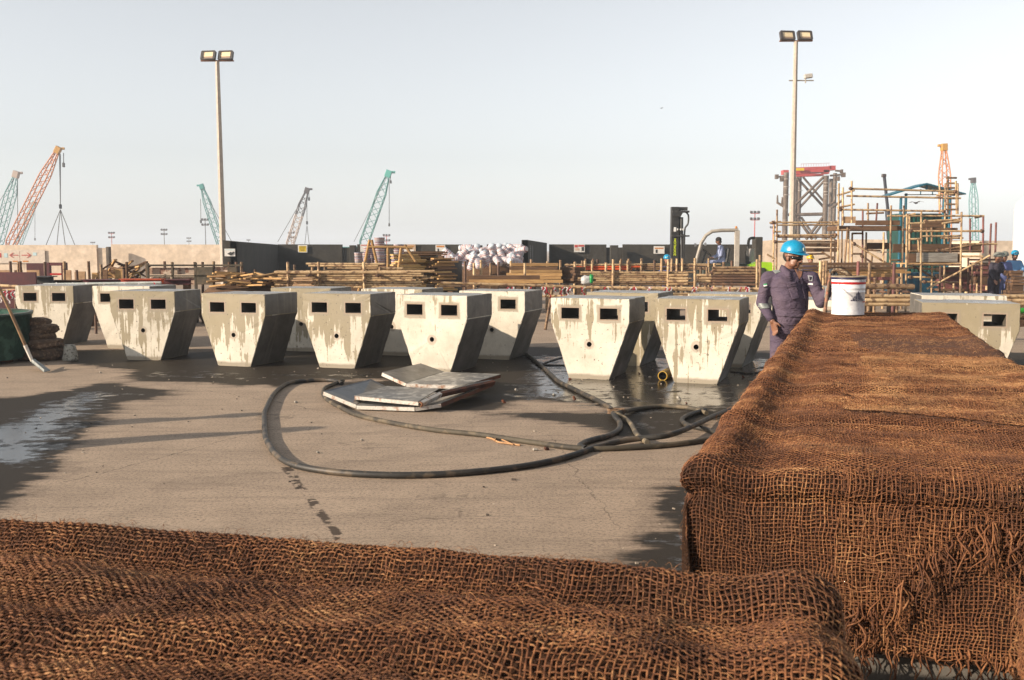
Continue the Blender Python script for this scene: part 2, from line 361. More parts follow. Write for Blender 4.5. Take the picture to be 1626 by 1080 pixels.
link('ground', np_mesh('ground', V, Q, [M['ground']], attrs={'wet': wetv, 'pool': poolv}))['kind'] = 'structure'
# ------------------------------------------------------------ concrete blocks
BW, BD, BH = 1.05, .87, 1.04
def block_mesh(seed=0, wet=False):  # wet: damp face colour, darkened to stand for the shade under the sacking
    hw, hb, zk = BW / 2, .27, .735
    outer = [(-hw, BH), (-hw, zk), (-hb, 0), (hb, 0), (hw, zk), (hw, BH)]
    rects = [[(s * EX - EW, EZ - EH), (s * EX + EW, EZ - EH), (s * EX + EW, EZ + EH), (s * EX - EW, EZ + EH)] for s in (-1, 1)]
    circ = [(.033 * math.cos(a * math.pi / 8), HZ + .033 * math.sin(a * math.pi / 8)) for a in range(16)]
    pts = []; edges = []
    for loop in [outer] + rects + [circ]:
        b = len(pts); pts += loop; edges += [(b + i, b + (i + 1) % len(loop)) for i in range(len(loop))]
    r = delaunay_2d_cdt([Vector(p) for p in pts], edges, [], 0, 1e-5); vs, fs = r[0], r[2]
    def hole(c):
        for s in (-1, 1):
            if abs(c.x - s * EX) < EW and abs(c.y - EZ) < EH: return True
        if (c - Vector((0, HZ))).length < .032: return True
        if c.y < zk and abs(c.x) > hb + (hw - hb) * c.y / zk: return True
        return False
    fs = [f for f in fs if not hole(sum((vs[i] for i in f), Vector((0, 0))) / len(f))]
    mb = MB(); y0, y1 = -BD / 2, BD / 2
    mb.add([(v.x, y0, v.y) for v in vs], [tuple(f) for f in fs], 0)
    mb.add([(v.x, y1, v.y) for v in vs], [tuple(f)[::-1] for f in fs], 0)
    n = len(outer)
    for i in range(n):
        a, b = outer[i], outer[(i + 1) % n]
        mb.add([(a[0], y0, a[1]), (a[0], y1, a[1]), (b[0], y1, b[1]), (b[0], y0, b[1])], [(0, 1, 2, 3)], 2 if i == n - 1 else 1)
    for loop in rects + [circ]:
        k = len(loop)
        mb.add([(p[0], y0, p[1]) for p in loop] + [(p[0], y1, p[1]) for p in loop], [(i, k + i, k + (i + 1) % k, (i + 1) % k) for i in range(k)], 3)
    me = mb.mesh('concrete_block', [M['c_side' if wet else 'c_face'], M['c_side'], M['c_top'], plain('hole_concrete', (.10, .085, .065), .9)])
    bm = bmesh.new(); bm.from_mesh(me); bmesh.ops.remove_doubles(bm, verts=bm.verts, dist=1e-5)
    ed = [e for e in bm.edges if len(e.link_faces) == 2 and e.calc_face_angle(0) > .3 and max(abs(v.co.x) for v in e.verts) > .26 and not all(abs(abs(v.co.x) - EX) < EW + .001 and abs(v.co.z - EZ) < EH + .001 for v in e.verts)]
    bmesh.ops.subdivide_edges(bm, edges=ed, cuts=17)
    ed = [e for e in bm.edges if len(e.link_faces) == 2 and e.calc_face_angle(0) > .3 and max(abs(v.co.x) for v in e.verts) > .26 and not all(abs(abs(v.co.x) - EX) < EW + .001 and abs(v.co.z - EZ) < EH + .001 for v in e.verts)]
    rb = bmesh.ops.bevel(bm, geom=ed, offset=.007, segments=2, affect='EDGES', clamp_overlap=True)
    for v in {v for f in rb['faces'] for v in f.verts}:
        if v.co.z < .01: continue
        n1 = noise.noise(v.co * 9 + Vector((seed * 7.3, 0, seed))); n2 = noise.noise(v.co * 31 + Vector((0, seed * 3.1, 0)))
        k = max(0, n1 - .18) * .018 + max(0, n2 - .2) * .014 + abs(n2) * .002
        c_ = Vector((0, 0, .6)); v.co += (c_ - v.co).normalized() * k
    bm.to_mesh(me); bm.free(); return me
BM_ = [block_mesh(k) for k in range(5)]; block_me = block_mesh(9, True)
BLK = [(-8.0, 17.53, 5, 'concrete block at the far left of the rear row, behind the brown sack heap', 1),
 (-6.47, 17.08, 10, 'half hidden rear row concrete block behind the left end of the front row', 1),
 (-5.47, 15.3, 8, 'leftmost front row concrete block, wet streaks running down from both window holes', 1),
 (-3.82, 14.5, 18.5, 'second front row concrete block from the left, brown damp stain over its left half', 1),
 (-2.33, 14.28, 16.5, 'nearly dry pale concrete block, third from the left in the front row', 1),
 (-.92, 13.72, 21, 'streaked concrete block right behind the stacked steel panels', 1),
 (-.165, 15.4, 19, 'rear row concrete block showing past the block behind the steel panels, where the hose ends', 1),
 (1.14, 13.08, 20.5, 'concrete block left of the yellow pipe, pale with a big dry patch below its holes', 1),
 (2.43, 12.66, 20.5, 'concrete block nearest the worker in the front row, thin wet drips all down its face', 1),
 (1.74, 14.6, 23, 'rear concrete block seen in the gap above the yellow pipe', 1),
 (3.16, 14.4, 24, 'rear concrete block just left of the worker, one window hole showing', 1),
 (5.42, 11.9, 16, 'concrete block standing right of the sacking covered row, one window hole in view', 1),
 (6.08, 13.6, 12, 'rear concrete block behind the one right of the sacking covered row', 1),
 (3.85, 12.6, 18, 'concrete block behind the white pail', 1),
 (-3.34, 16.6, 13, 'rear concrete block in shade between the second and third front blocks', 1),
 (-1.75, 15.95, 18, 'rear concrete block in shade between the pale dry block and the one by the panels', 1)]
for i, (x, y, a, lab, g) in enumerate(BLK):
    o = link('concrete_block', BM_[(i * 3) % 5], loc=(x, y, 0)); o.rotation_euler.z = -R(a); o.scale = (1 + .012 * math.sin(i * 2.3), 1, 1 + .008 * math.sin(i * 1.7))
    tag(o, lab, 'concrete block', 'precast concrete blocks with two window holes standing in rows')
TH = R(19.0); U = Vector((math.sin(TH), math.cos(TH), 0)); Wd = Vector((math.cos(TH), -math.sin(TH), 0))
ROW_O = Vector((.47, 2.66, 0))
for i in range(8):
    c = ROW_O + U * (.50 + i * .895) + Wd * .61
    o = link('concrete_block', block_me, loc=(c.x, c.y, 0)); o.rotation_euler.z = -TH; o.scale.z = .955
    tag(o, 'concrete block under the right hand row of sacking, ' + ORD[i] + ' from the front', 'concrete block', 'concrete blocks under the sacking of the right row')
for i in range(3):
    a = R(17); ww = Vector((math.cos(a), -math.sin(a), 0)); uu = Vector((math.sin(a), math.cos(a), 0))
    c = Vector((.50, 1.72, 0)) - ww * (.55 + i * 1.1) - uu * .50
    o = link('concrete_block', block_me, loc=(c.x, c.y, 0)); o.rotation_euler.z = -a; o.scale.z = .955
    tag(o, 'concrete block under the nearest sacking sheet, ' + ORD[i] + ' from the right', 'concrete block', 'concrete blocks under the nearest sacking')
# ------------------------------------------------------------ sacking
def fbm(x, y, s, o=0.0): return noise.fractal(Vector((x * s + o, y * s - o, o * .37)), .9, 2.0, 4)
class Sheet:
    """draped cloth: a (across), b (along) unfolded; falls over the sides of a W x L top at height zt"""
    def __init__(s, O, w_, u_, Wt, L, zt, a0, a1, b0, b1, rum, rr=.05, taper=.16, g=.02, seed=0.0, sag=None, fa=None):
        s.a0, s.b0, s.g = a0, b0, g; na = int(round((a1 - a0) / g)) + 1; nb = int(round((b1 - b0) / g)) + 1
        A = a0 + np.arange(na) * g; B = b0 + np.arange(nb) * g; P = np.zeros((nb, na, 3))
        def fold(t, lo, hi):
            # arc over a rounded edge: returns position, drop
            if t > hi: e = t - hi; sg = 1
            elif t < lo: e = lo - t; sg = -1
            else: return t, 0.0
            q = rr * math.pi / 2
            if e < q: an = e / rr; return (hi if sg > 0 else lo) + sg * rr * math.sin(an), rr * (1 - math.cos(an))
            return (hi if sg > 0 else lo) + sg * rr, rr + (e - q)
        for j, b in enumerate(B):
            for i, a in enumerate(A):
                x, dx = fold(a, rr, Wt - rr); y, dy = fold(b, rr, L - rr)
                dr = max(dx, dy) + .25 * min(dx, dy)
                n1 = fbm(a, b, 1.7, seed); n2 = fbm(a, b, 5.5, seed + 9)
                top = 1.0 if dr < .02 else 0.0
                z = zt - dr
                if sag: z += sag(a, b) * max(0, 1 - dr * 4)
                z += rum * (n1 * 1.0 + n2 * .45) * (1 if dr < .02 else .5)
                ox = oy = 0.0
                side = min(1, dr * 3)
                if dr > 0:
                    wob = rum * 1.6 * side * (fbm(a * 1.0, b, 3.0, seed + 3) + .3 * n2)
                    if dx > 0: ox += (1 if a > Wt / 2 else -1) * (wob - taper * max(0, dx - .15) * (dx >= dy))
                    if dy > 0: oy += (1 if b > L / 2 else -1) * (wob * .8 + .02 * min(1, dy * 2) - (.02 * max(0, dy - .3)))
                    lip = .013 * math.exp(-((dr - .025) / .022) ** 2) - .016 * math.exp(-((dr - .066) / .013) ** 2)
                    if dx > 0: ox += (1 if a > Wt / 2 else -1) * lip
                    if dy > 0: oy += (1 if b > L / 2 else -1) * lip
                    c = min(dx, dy); ox += (1 if a > Wt / 2 else -1) * -c * .10; oy += (1 if b > L / 2 else -1) * c * .12
                p = Vector(O) + w_ * (x + ox) + u_ * (y + oy); P[j, i] = (p.x, p.y, z)
        s.P = P; s.na, s.nb = na, nb
        du = np.gradient(P, axis=1); dv = np.gradient(P, axis=0); N = np.cross(du, dv); N /= (np.linalg.norm(N, axis=2, keepdims=True) + 1e-9)
        s.N = N
    def at(s, a, b, which='P'):
        T = s.P if which == 'P' else s.N
        fa = np.clip((a - s.a0) / s.g, 0, s.na - 1.001); fb = np.clip((b - s.b0) / s.g, 0, s.nb - 1.001)
        i, j = fa.astype(int), fb.astype(int); u, v = (fa - i)[..., None], (fb - j)[..., None]
        return T[j, i] * (1 - u) * (1 - v) + T[j, i + 1] * u * (1 - v) + T[j + 1, i] * (1 - u) * v + T[j + 1, i + 1] * u * v
    def surface(s, off, sub=1, disp=0.0):
        V = (s.P + s.N * off)[::sub, ::sub]; nb, na = V.shape[:2]; idx = np.arange(na * nb).reshape(nb, na)
        Q = np.stack([idx[:-1, :-1], idx[:-1, 1:], idx[1:, 1:], idx[1:, :-1]], -1).reshape(-1, 4)
        AA, BB = np.meshgrid(s.a0 + np.arange(na) * s.g * sub, s.b0 + np.arange(nb) * s.g * sub)
        return V.reshape(-1, 3), Q, np.stack([AA, BB], -1).reshape(-1, 2)
def smooth_noise2(shape_fn, sc_, seed, a, b):
    # cheap lattice value noise, vectorised
    rs = np.random.RandomState(seed); T = rs.rand(256, 256); x = a / sc_ + 40; y = b / sc_ + 40
    i, j = np.floor(x).astype(int), np.floor(y).astype(int); u, v = x - i, y - j; u = u * u * (3 - 2 * u); v = v * v * (3 - 2 * v)
    i0, i1, j0, j1 = i % 256, (i + 1) % 256, j % 256, (j + 1) % 256
    return T[j0, i0] * (1 - u) * (1 - v) + T[j0, i1] * u * (1 - v) + T[j1, i0] * (1 - u) * v + T[j1, i1] * u * v
def tubes_np(C, Nn, Tt, rad, k=4):
    """C: (threads, n, 3) centre lines; Nn normals; Tt tangents; rad (threads,n)"""
    B_ = np.cross(Tt, Nn); B_ /= np.linalg.norm(B_, axis=-1, keepdims=True) + 1e-9
    ang = np.arange(k) * 2 * np.pi / k
    V = C[:, :, None, :] + rad[:, :, None, None] * (Nn[:, :, None, :] * np.cos(ang)[None, None, :, None] + B_[:, :, None, :] * np.sin(ang)[None, None, :, None])
    T_, n = C.shape[:2]; idx = np.arange(T_ * n * k).reshape(T_, n, k); nx_ = np.roll(idx, -1, axis=2)
    Q = np.stack([idx[:, :-1], nx_[:, :-1], nx_[:, 1:], idx[:, 1:]], -1).reshape(-1, 4)
    return V.reshape(-1, 3), Q
def weave(sh, a0, a1, b0, b1, p, r, seed=1, step=None, jit=.35, k=4, holes=None, amp=None, bjit=0.0):
    """real crossing threads over the sheet"""
    step = step or p / 2; rs = np.random.RandomState(seed); VV = []; QQ = []; TT = []; base = 0; amp = amp or r * .9
    for d in (0, 1):
        l0, l1 = (a0, a1) if d == 0 else (b0, b1); m0, m1 = (b0, b1) if d == 0 else (a0, a1)
        nt_ = int((l1 - l0) / p); n = int((m1 - m0) / step) + 1
        ti = np.arange(nt_)[:, None]; m = m0 + np.arange(n)[None, :] * step + 0 * ti; l = l0 + ti * p + 0 * m
        # wandering of the threads: shared (cloth distortion) + own
        aa, bb = (l, m) if d == 0 else (m, l)
        w1 = (smooth_noise2(None, .11, seed + 5 + d, aa, bb) - .5) * p * 1.5 + (smooth_noise2(None, .035, seed + 8 + d, aa, bb) - .5) * p * .9
        own = (smooth_noise2(None, .03, seed + 20 + d, (l if d == 0 else l) * 60 + 0, m) - .5) * p * jit
        l2 = l + w1 + own
        aa, bb = (l2, m) if d == 0 else (m, l2)
        if bjit: bb = bb + 0
        P = sh.at(aa, bb); Nn = sh.at(aa, bb, 'N'); Nn /= np.linalg.norm(Nn, axis=-1, keepdims=True) + 1e-9
        ph = np.cos(np.pi * (m / p) + np.pi * ti + (0 if d == 0 else np.pi)); A_ = amp * (.55 + .9 * smooth_noise2(None, .02, seed + 31 + d, aa, bb))
        C = P + Nn * (ph * A_)[..., None] + Nn * (r * .2)
        Tt = np.gradient(C, axis=1); Tt /= np.linalg.norm(Tt, axis=-1, keepdims=True) + 1e-9
        Nn = Nn - Tt * (Nn * Tt).sum(-1, keepdims=True); Nn /= np.linalg.norm(Nn, axis=-1, keepdims=True) + 1e-9
        tv = .62 + .45 * rs.rand(nt_)[:, None]; rad = r * tv * (.72 + .6 * smooth_noise2(None, .012, seed + 41 + d, aa + l * 9, bb + l * 7)) * (1.0 if d == 0 else .92)
        tint = np.clip(.5 + .48 * (smooth_noise2(None, .14, seed + 50, aa, bb) - .5) + .55 * (smooth_noise2(None, .018, seed + 51 + d, aa + l * 5, bb + l * 3) - .5) + .22 * (rs.rand(nt_)[:, None] - .5) + .12 * ph, 0, 1)
        V, Q = tubes_np(C, Nn, Tt, rad, k)
        if holes is not None:
            keep = ~holes(aa, bb); kk = (keep[:, :-1] & keep[:, 1:])[:, :, None].repeat(k, 2).reshape(-1); Q = Q[kk]
        VV.append(V); QQ.append(Q + base); TT.append(np.repeat(tint.reshape(-1), k)); base += len(V)
    return VV, QQ, TT, base
def fuzz(sh, a0, a1, b0, b1, n, seed, ln=(.012, .05), r=.0006, k=3, out=.6):
    rs = np.random.RandomState(seed); a = rs.uniform(a0, a1, n); b = rs.uniform(b0, b1, n); m = 6
    P0 = sh.at(a, b); N0 = sh.at(a, b, 'N'); L = rs.uniform(*ln, n)[:, None]
    T0 = np.cross(N0, rs.randn(n, 3)); T0 /= np.linalg.norm(T0, axis=-1, keepdims=True) + 1e-9; Bn = np.cross(N0, T0)
    tt = np.linspace(0, 1, m)[None, :, None]; lift = rs.uniform(.05, out, n)[:, None, None] * L[:, None]; curl = rs.uniform(-.6, .6, n)[:, None, None] * L[:, None]
    C = P0[:, None] + T0[:, None] * tt * L[:, None] + N0[:, None] * (np.sin(tt * np.pi * .85) * lift + .003) + Bn[:, None] * tt * tt * curl
    Tt = np.gradient(C, axis=1); Tt /= np.linalg.norm(Tt, axis=-1, keepdims=True) + 1e-9
    Nn = np.repeat(N0[:, None], m, 1); Nn = Nn - Tt * (Nn * Tt).sum(-1, keepdims=True); Nn /= np.linalg.norm(Nn, axis=-1, keepdims=True) + 1e-6
    V, Q = tubes_np(C, Nn, Tt, np.full((n, m), r) * rs.uniform(.7, 1.5, n)[:, None], k)
    return V, Q, np.repeat(rs.uniform(.5, 1, n * m), k)
def strands(starts, dirs, lens, seed, r=.0022, k=4, m=10, wob=.012):
    rs = np.random.RandomState(seed); n = len(starts); S = np.array(starts); D = np.array(dirs); L = np.array(lens)[:, None, None]
    tt = np.linspace(0, 1, m)[None, :, None]; w1 = rs.uniform(-1, 1, (n, 1, 3)); w2 = rs.uniform(0, 6, (n, 1, 3))
    C = S[:, None] + D[:, None] * tt * L + (np.sin(tt * 7 + w2) - np.sin(w2)) * w1 * wob * np.array([1, 1, .2])
    Tt = np.gradient(C, axis=1); Tt /= np.linalg.norm(Tt, axis=-1, keepdims=True) + 1e-9
    Nn = np.cross(Tt, np.array([.3, .9, .1])); Nn /= np.linalg.norm(Nn, axis=-1, keepdims=True) + 1e-9
    rad = r * rs.uniform(.6, 1.3, (n, 1)) * (1 - .5 * tt[:, :, 0] ** 3) * np.ones((n, m))
    V, Q = tubes_np(C, Nn, Tt, rad, k); return V, Q, np.repeat(np.repeat(rs.uniform(.15, .8, n), m), k)
def cloth_object(name, sheet, wv, back_mat, off=-.004, extra=()):
    """one mesh: under layer + threads + loose hairs"""
    V0, Q0, UV = sheet.surface(off); VV = [V0]; QQ = [Q0]; TT = [np.zeros(len(V0))]; MI = [np.where(UV[Q0[:, 0], 1] < .01, 2, 0) * 1.0]; base = len(V0)  # front drop takes the darker under material as painted shade
    for V, Q, T in list(wv) + list(extra):
        VV.append(V); QQ.append(Q + base); TT.append(T); MI.append(np.ones(len(Q))); base += len(V)
    V, Q, T, mi = np.concatenate(VV), np.concatenate(QQ), np.concatenate(TT), np.concatenate(MI)
    me = np_mesh(name, V, Q, [back_mat, M['thread'], M['under']], mi, True, {'tint': T})
    uv = me.uv_layers.new(name='UVMap'); L = np.zeros(len(me.loops), dtype=np.int32); me.loops.foreach_get('vertex_index', L)
    U_ = np.zeros((len(V), 2)); U_[:len(V0)] = UV; uv.data.foreach_set('uv', U_[L].astype(np.float32).ravel())
    return link(name, me)
def pack(w): 
    VV, QQ, TT, _ = w; return [(np.concatenate(VV), np.concatenate(QQ), np.concatenate(TT))]
# nearest sheet (a runs from right edge leftwards is awkward: a = 0 at left)
a17 = R(13.2); w1 = Vector((math.cos(a17), -math.sin(a17), 0)); u1 = Vector((math.sin(a17), math.cos(a17), 0))
WN, LN = 3.2, .92
ON = Vector((.575, 1.735, 0)) - w1 * WN - u1 * LN
def sagN(a, b):
    # padded rim along the far and right edges, shallow folds
    return .020 * math.exp(-((b - (LN - .05)) / .05) ** 2) - .024 * math.exp(-((b - (LN - .16)) / .05) ** 2) + .016 * math.exp(-((b - .45 - .1 * (a - 2.2)) / .06) ** 2) - .014 * math.exp(-((b - .36 - .1 * (a - 2.2)) / .04) ** 2) + .014 * math.exp(-((a - (WN - .07)) / .05) ** 2) - .012 * math.exp(-((a - (WN - .2)) / .07) ** 2) \
        + .028 * math.exp(-((b - .62 + .16 * (a - 1.8)) / .07) ** 2) * math.exp(-((a - 1.9) / .25) ** 2)
shN = Sheet(ON, w1, u1, WN, LN, 1.055, -.1, WN + .50, -.1, LN + .45, .012, rr=.045, seed=2.0, sag=sagN, g=.015)
wvN = pack(weave(shN, .30, WN + .48, .12, LN + .42, .0098, .0019, seed=3, jit=.45))
o = cloth_object('burlap_cover', shN, wvN, M['under'], -.0045, [fuzz(shN, 1.4, WN + .3, .2, LN + .3, 3600, 4, (.01, .03), .0004)])
tag(o, 'nearest brown sacking sheet, filling the bottom left of the picture with its open weave', 'sacking cover', 'brown sacking covers over the concrete blocks')
# right row: near sheet
WRt = 1.22
def sagR(a, b):
    z = 0.0
    for k in range(9):
        g_ = .50 + .447 + k * .895 - .02 * math.sin(k * 2.1) ; z -= (.046 if k % 2 else .034) * math.exp(-((b - g_) / .045) ** 2)
        z += .018 * math.exp(-((b - g_ + .10) / .04) ** 2); z -= .024 * math.exp(-((b - g_ + .03) / .018) ** 2)
    z += .020 * math.exp(-((a - .06) / .05) ** 2) - .017 * math.exp(-((a - .19) / .07) ** 2) + .012 * math.exp(-((b - .05) / .05) ** 2) - .012 * math.exp(-((b - .17) / .05) ** 2) \
       + .012 * math.exp(-((a - WRt + .07) / .06) ** 2) + .006 * math.sin(b * 17 + 2 * math.sin(a * 3))
    return z
shR = Sheet(ROW_O, Wd, U, WRt, 7.35, 1.055, -.55, WRt + .45, -.43, 7.7, .0065, rr=.028, seed=5.0, sag=sagR, taper=.1, g=.016)
LR = 3.25
wvR = pack(weave(shR, -.30, WRt + .40, LR + .01, 7.34, .0150, .0026, seed=17, jit=.4, k=4)) + pack(weave(shR, -.50, WRt + .10, -.42, LR, .0098, .0018, seed=13, jit=.35, k=4))
# torn fringe along the bottom of the front drop
rs = np.random.RandomState(5); st = []; dr = []; ln = []
for i in range(210):
    a = rs.uniform(-.02, WRt + .1); b = -.42 + rs.uniform(0, .03); p = shR.at(np.array([a]), np.array([b]))[0]; st.append(p); dr.append((rs.normal(0, .12), -.05 + rs.normal(0, .06), -1)); ln.append(rs.uniform(.02, .11) * (1.5 if rs.rand() < .15 else 1))
for i in range(120):
    b = rs.uniform(.0, 3); p = shR.at(np.array([-.5]), np.array([b]))[0]; st.append(p); dr.append((rs.normal(0, .1), rs.normal(0, .1), -1)); ln.append(rs.uniform(.03, .12))
o = cloth_object('burlap_cover', shR, wvR, M['far_coir'], -.0045, [fuzz(shR, -.3, WRt, -.34, 3.2, 3600, 14, (.008, .03), .0004), fuzz(shR, 0, WRt, 3.2, 7.3, 1400, 15, (.012, .04), .0007), strands(st, dr, ln, 6)])
tag(o, 'long brown sacking sheet over the right hand row of blocks, fringe hanging at its front', 'sacking cover', 'brown sacking covers over the concrete blocks')
# under layer of the row's front face carries its shade in a darker colour
# flap: second ragged layer hanging on the front
def flap_hole(aa, bb):
    # ragged lower edge rising in an arch
    t_ = (aa - .40) / .75; edge = -.34 + .26 * np.clip(np.sin(np.clip(t_ * 1.25 - .18, 0, 1) * np.pi), 0, 1) ** .6; edge = np.where(aa < .55, -.34 + (aa - .40) * .4, edge)
    edge = edge + .03 * (smooth_noise2(None, .04, 77, aa, bb * 0) - .5)
    return (bb < edge) | (aa < .40 + .02 * (smooth_noise2(None, .05, 78, bb, aa * 0) - .5)) | (aa > WRt + .06)
shF = Sheet(ROW_O, Wd, U, WRt, 7.35, 1.066, -.2, WRt + .2, -.38, .3, .013, rr=.055, seed=8.0, sag=sagR, taper=.1, g=.015)
shF.P = shF.P + shF.N * .012
wvF = pack(weave(shF, .38, WRt + .08, -.37, .10, .0104, .0017, seed=23, jit=.8, holes=flap_hole))
st = []; dr = []; ln = []
for i in range(170):
    a = rs.uniform(.42, WRt + .05); bb = np.linspace(-.37, 0, 60); h = flap_hole(np.full(60, a), bb); b = bb[np.argmin(h)]
    p = shF.at(np.array([a]), np.array([b]))[0]; st.append(p); dr.append((rs.normal(0, .18), -.12 + rs.normal(0, .08), -1)); ln.append(rs.uniform(.04, .15))
def mesh_only(name, packs):
    VV, QQ, TT = [], [], []; base = 0
    for V, Q, T in packs: VV.append(V); QQ.append(Q + base); TT.append(T); base += len(V)
    return link(name, np_mesh(name, np.concatenate(VV), np.concatenate(QQ), [M['thread']], None, True, {'tint': np.concatenate(TT)}))
o = mesh_only('burlap_flap', wvF + [strands(st, dr, ln, 7, wob=.02)])
tag(o, 'torn second layer of sacking hanging in a ragged arch down the right row front', 'sacking cover')
# paler overlay sheet half way along the right row
shO = Sheet(ROW_O, Wd, U, WRt, 7.35, 1.0600, -.2, WRt + .35, .6, 5.2, .008, rr=.028, seed=5.0, sag=sagR, taper=.1, g=.02)
V0, Q0, UV = shO.surface(.004)
aU, bU = UV[:, 0], UV[:, 1]
ed = .42 + .05 * np.sin(bU * 2.1 + .5) + .07 * (smooth_noise2(None, .3, 91, bU, bU * 0) - .5) + .03 * (smooth_noise2(None, .06, 92, bU, bU * 0) - .5)
nr = 1.05 + .12 * (smooth_noise2(None, .25, 93, aU, aU * 0) - .5) + .04 * (smooth_noise2(None, .05, 94, aU, aU * 0) - .5)
kp = (aU > ed) & (bU > nr) & (bU < 4.6 + .1 * (smooth_noise2(None, .25, 95, aU, aU * 0) - .5)); Q1 = Q0[kp[Q0].all(1)]
used = np.unique(Q1); mp_ = np.full(len(V0), -1); mp_[used] = np.arange(len(used))
V1 = V0[used].copy(); dE = np.minimum(aU[used] - ed[used], bU[used] - nr[used]); V1[:, 2] -= .0075 * np.exp(-(dE / .04) ** 2)
def holeO(aa, bb):
    e = .42 + .05 * np.sin(bb * 2.1 + .5) + .07 * (smooth_noise2(None, .3, 91, bb, bb * 0) - .5) + .03 * (smooth_noise2(None, .06, 92, bb, bb * 0) - .5)
    return (aa < e + .01) | (bb < 1.05 + .12 * (smooth_noise2(None, .25, 93, aa, aa * 0) - .5) + .01)
VO = [V1]; QO = [mp_[Q1]]; TO = [np.zeros(len(V1))]; MI = [np.zeros(len(Q1))]; base = len(V1)
shO.P = shO.P + shO.N * .0065
for V, Q, T in pack(weave(shO, .3, WRt + .1, .9, 3.3, .0104, .0017, seed=33, jit=.7, holes=holeO)) + [fuzz(shO, .5, WRt, 1.1, 4.5, 1500, 34, (.01, .04), .0005)]:
    VO.append(V); QO.append(Q + base); TO.append(np.clip(T + .22, 0, 1) if len(T) else T); MI.append(np.ones(len(Q))); base += len(V)
me = np_mesh('burlap_overlay', np.concatenate(VO), np.concatenate(QO), [M['far_coir_pale'], M['thread']], np.concatenate(MI), True, {'tint': np.concatenate(TO)})
uv = me.uv_layers.new(name='UVMap'); L = np.zeros(len(me.loops), dtype=np.int32); me.loops.foreach_get('vertex_index', L)
U_ = np.zeros((base, 2)); U_[:len(V1)] = UV[used]; uv.data.foreach_set('uv', U_[L].astype(np.float32).ravel())
tag(link('burlap_overlay', me), 'paler loose sheet of sacking lying over the right half of the covered row', 'sacking cover')
# corner sheet, bottom right
shC = Sheet(Vector((.905, 1.72, 0)) - U * 1.0 , Wd, U, .9, 1.0, 1.055, -.3, .95, -.05, 1.35, .011, rr=.045, seed=12.0, taper=.1, g=.02)
wvC = pack(weave(shC, -.28, .5, .4, 1.33, .0104, .0017, seed=43, jit=.5))
o = cloth_object('burlap_cover', shC, wvC, M['under'], -.0045, [fuzz(shC, -.2, .4, .4, 1.2, 1200, 44, (.012, .04), .0005)])
tag(o, 'corner of a sacking sheet poking into the bottom right of the picture', 'sacking cover', 'brown sacking covers over the concrete blocks')
o = link('concrete_block', block_me, loc=tuple(Vector((.905, 1.72, 0)) - U * .5 + Wd * .55)); o.rotation_euler.z = -TH; o.scale.z = .955
tag(o, 'concrete block hidden under the sacking corner at bottom right', 'concrete block', 'precast concrete blocks with two window holes standing in rows')
# ------------------------------------------------------------ people
def voxelize(mb, name, mats, voxel=.012, smooth=3, pick=None):
    me = mb.mesh(name, []); ob = bpy.data.objects.new(name, me); col.objects.link(ob)
    md = ob.modifiers.new('r', 'REMESH'); md.mode = 'VOXEL'; md.voxel_size = voxel; md.use_smooth_shade = True
    if smooth: s_ = ob.modifiers.new('s', 'SMOOTH'); s_.iterations = smooth; s_.factor = .5
    out = bpy.data.meshes.new_from_object(ob.evaluated_get(bpy.context.evaluated_depsgraph_get())); bpy.data.objects.remove(ob)
    out.name = name; out.materials.clear()
    for m in (mats if isinstance(mats, (list, tuple)) else [mats]): out.materials.append(m)
    for p in out.polygons: p.use_smooth = True
    if pick:
        for p in out.polygons: p.material_index = pick(p.center)
    return out
def capsule(mb, p0, p1, r0, r1, seg=14):
    p0, p1 = Vector(p0), Vector(p1); n = 4; L = (p1 - p0)
    if L.length < 1e-5: return
    t = L.normalized(); pts = []; rs_ = []
    for i in range(n + 1):
        a = math.pi / 2 * (1 - i / n); pts.append(p0 - t * r0 * math.sin(a)); rs_.append(max(r0 * math.cos(a), .0008))
    for i in range(n + 1):
        a = math.pi / 2 * i / n; pts.append(p1 + t * r1 * math.sin(a)); rs_.append(max(r1 * math.cos(a), .0008))
    mb.tube(pts, rs_, seg)
def ring_loft(mb, rings, seg=22):
    """rings: (cx,cy,z,rx,ry,yaw)"""
    vs = []; fs = []
    for (cx, cy, z, rx, ry, yw) in rings:
        for k in range(seg):
            a = 2 * math.pi * k / seg; x, y = rx * math.cos(a), ry * math.sin(a)
            x = math.copysign(abs(x / rx) ** .85 * rx, x) if abs(x) > 1e-9 else 0
            vs.append((cx + x * math.cos(yw) - y * math.sin(yw), cy + x * math.sin(yw) + y * math.cos(yw), z))
    n = len(rings)
    for i in range(n - 1):
        for k in range(seg):
            k2 = (k + 1) % seg; fs.append((i * seg + k, i * seg + k2, (i + 1) * seg + k2, (i + 1) * seg + k))
    fs += [tuple(range(seg))[::-1], tuple((n - 1) * seg + k for k in range(seg))]
    mb.add(vs, fs, 0, True)
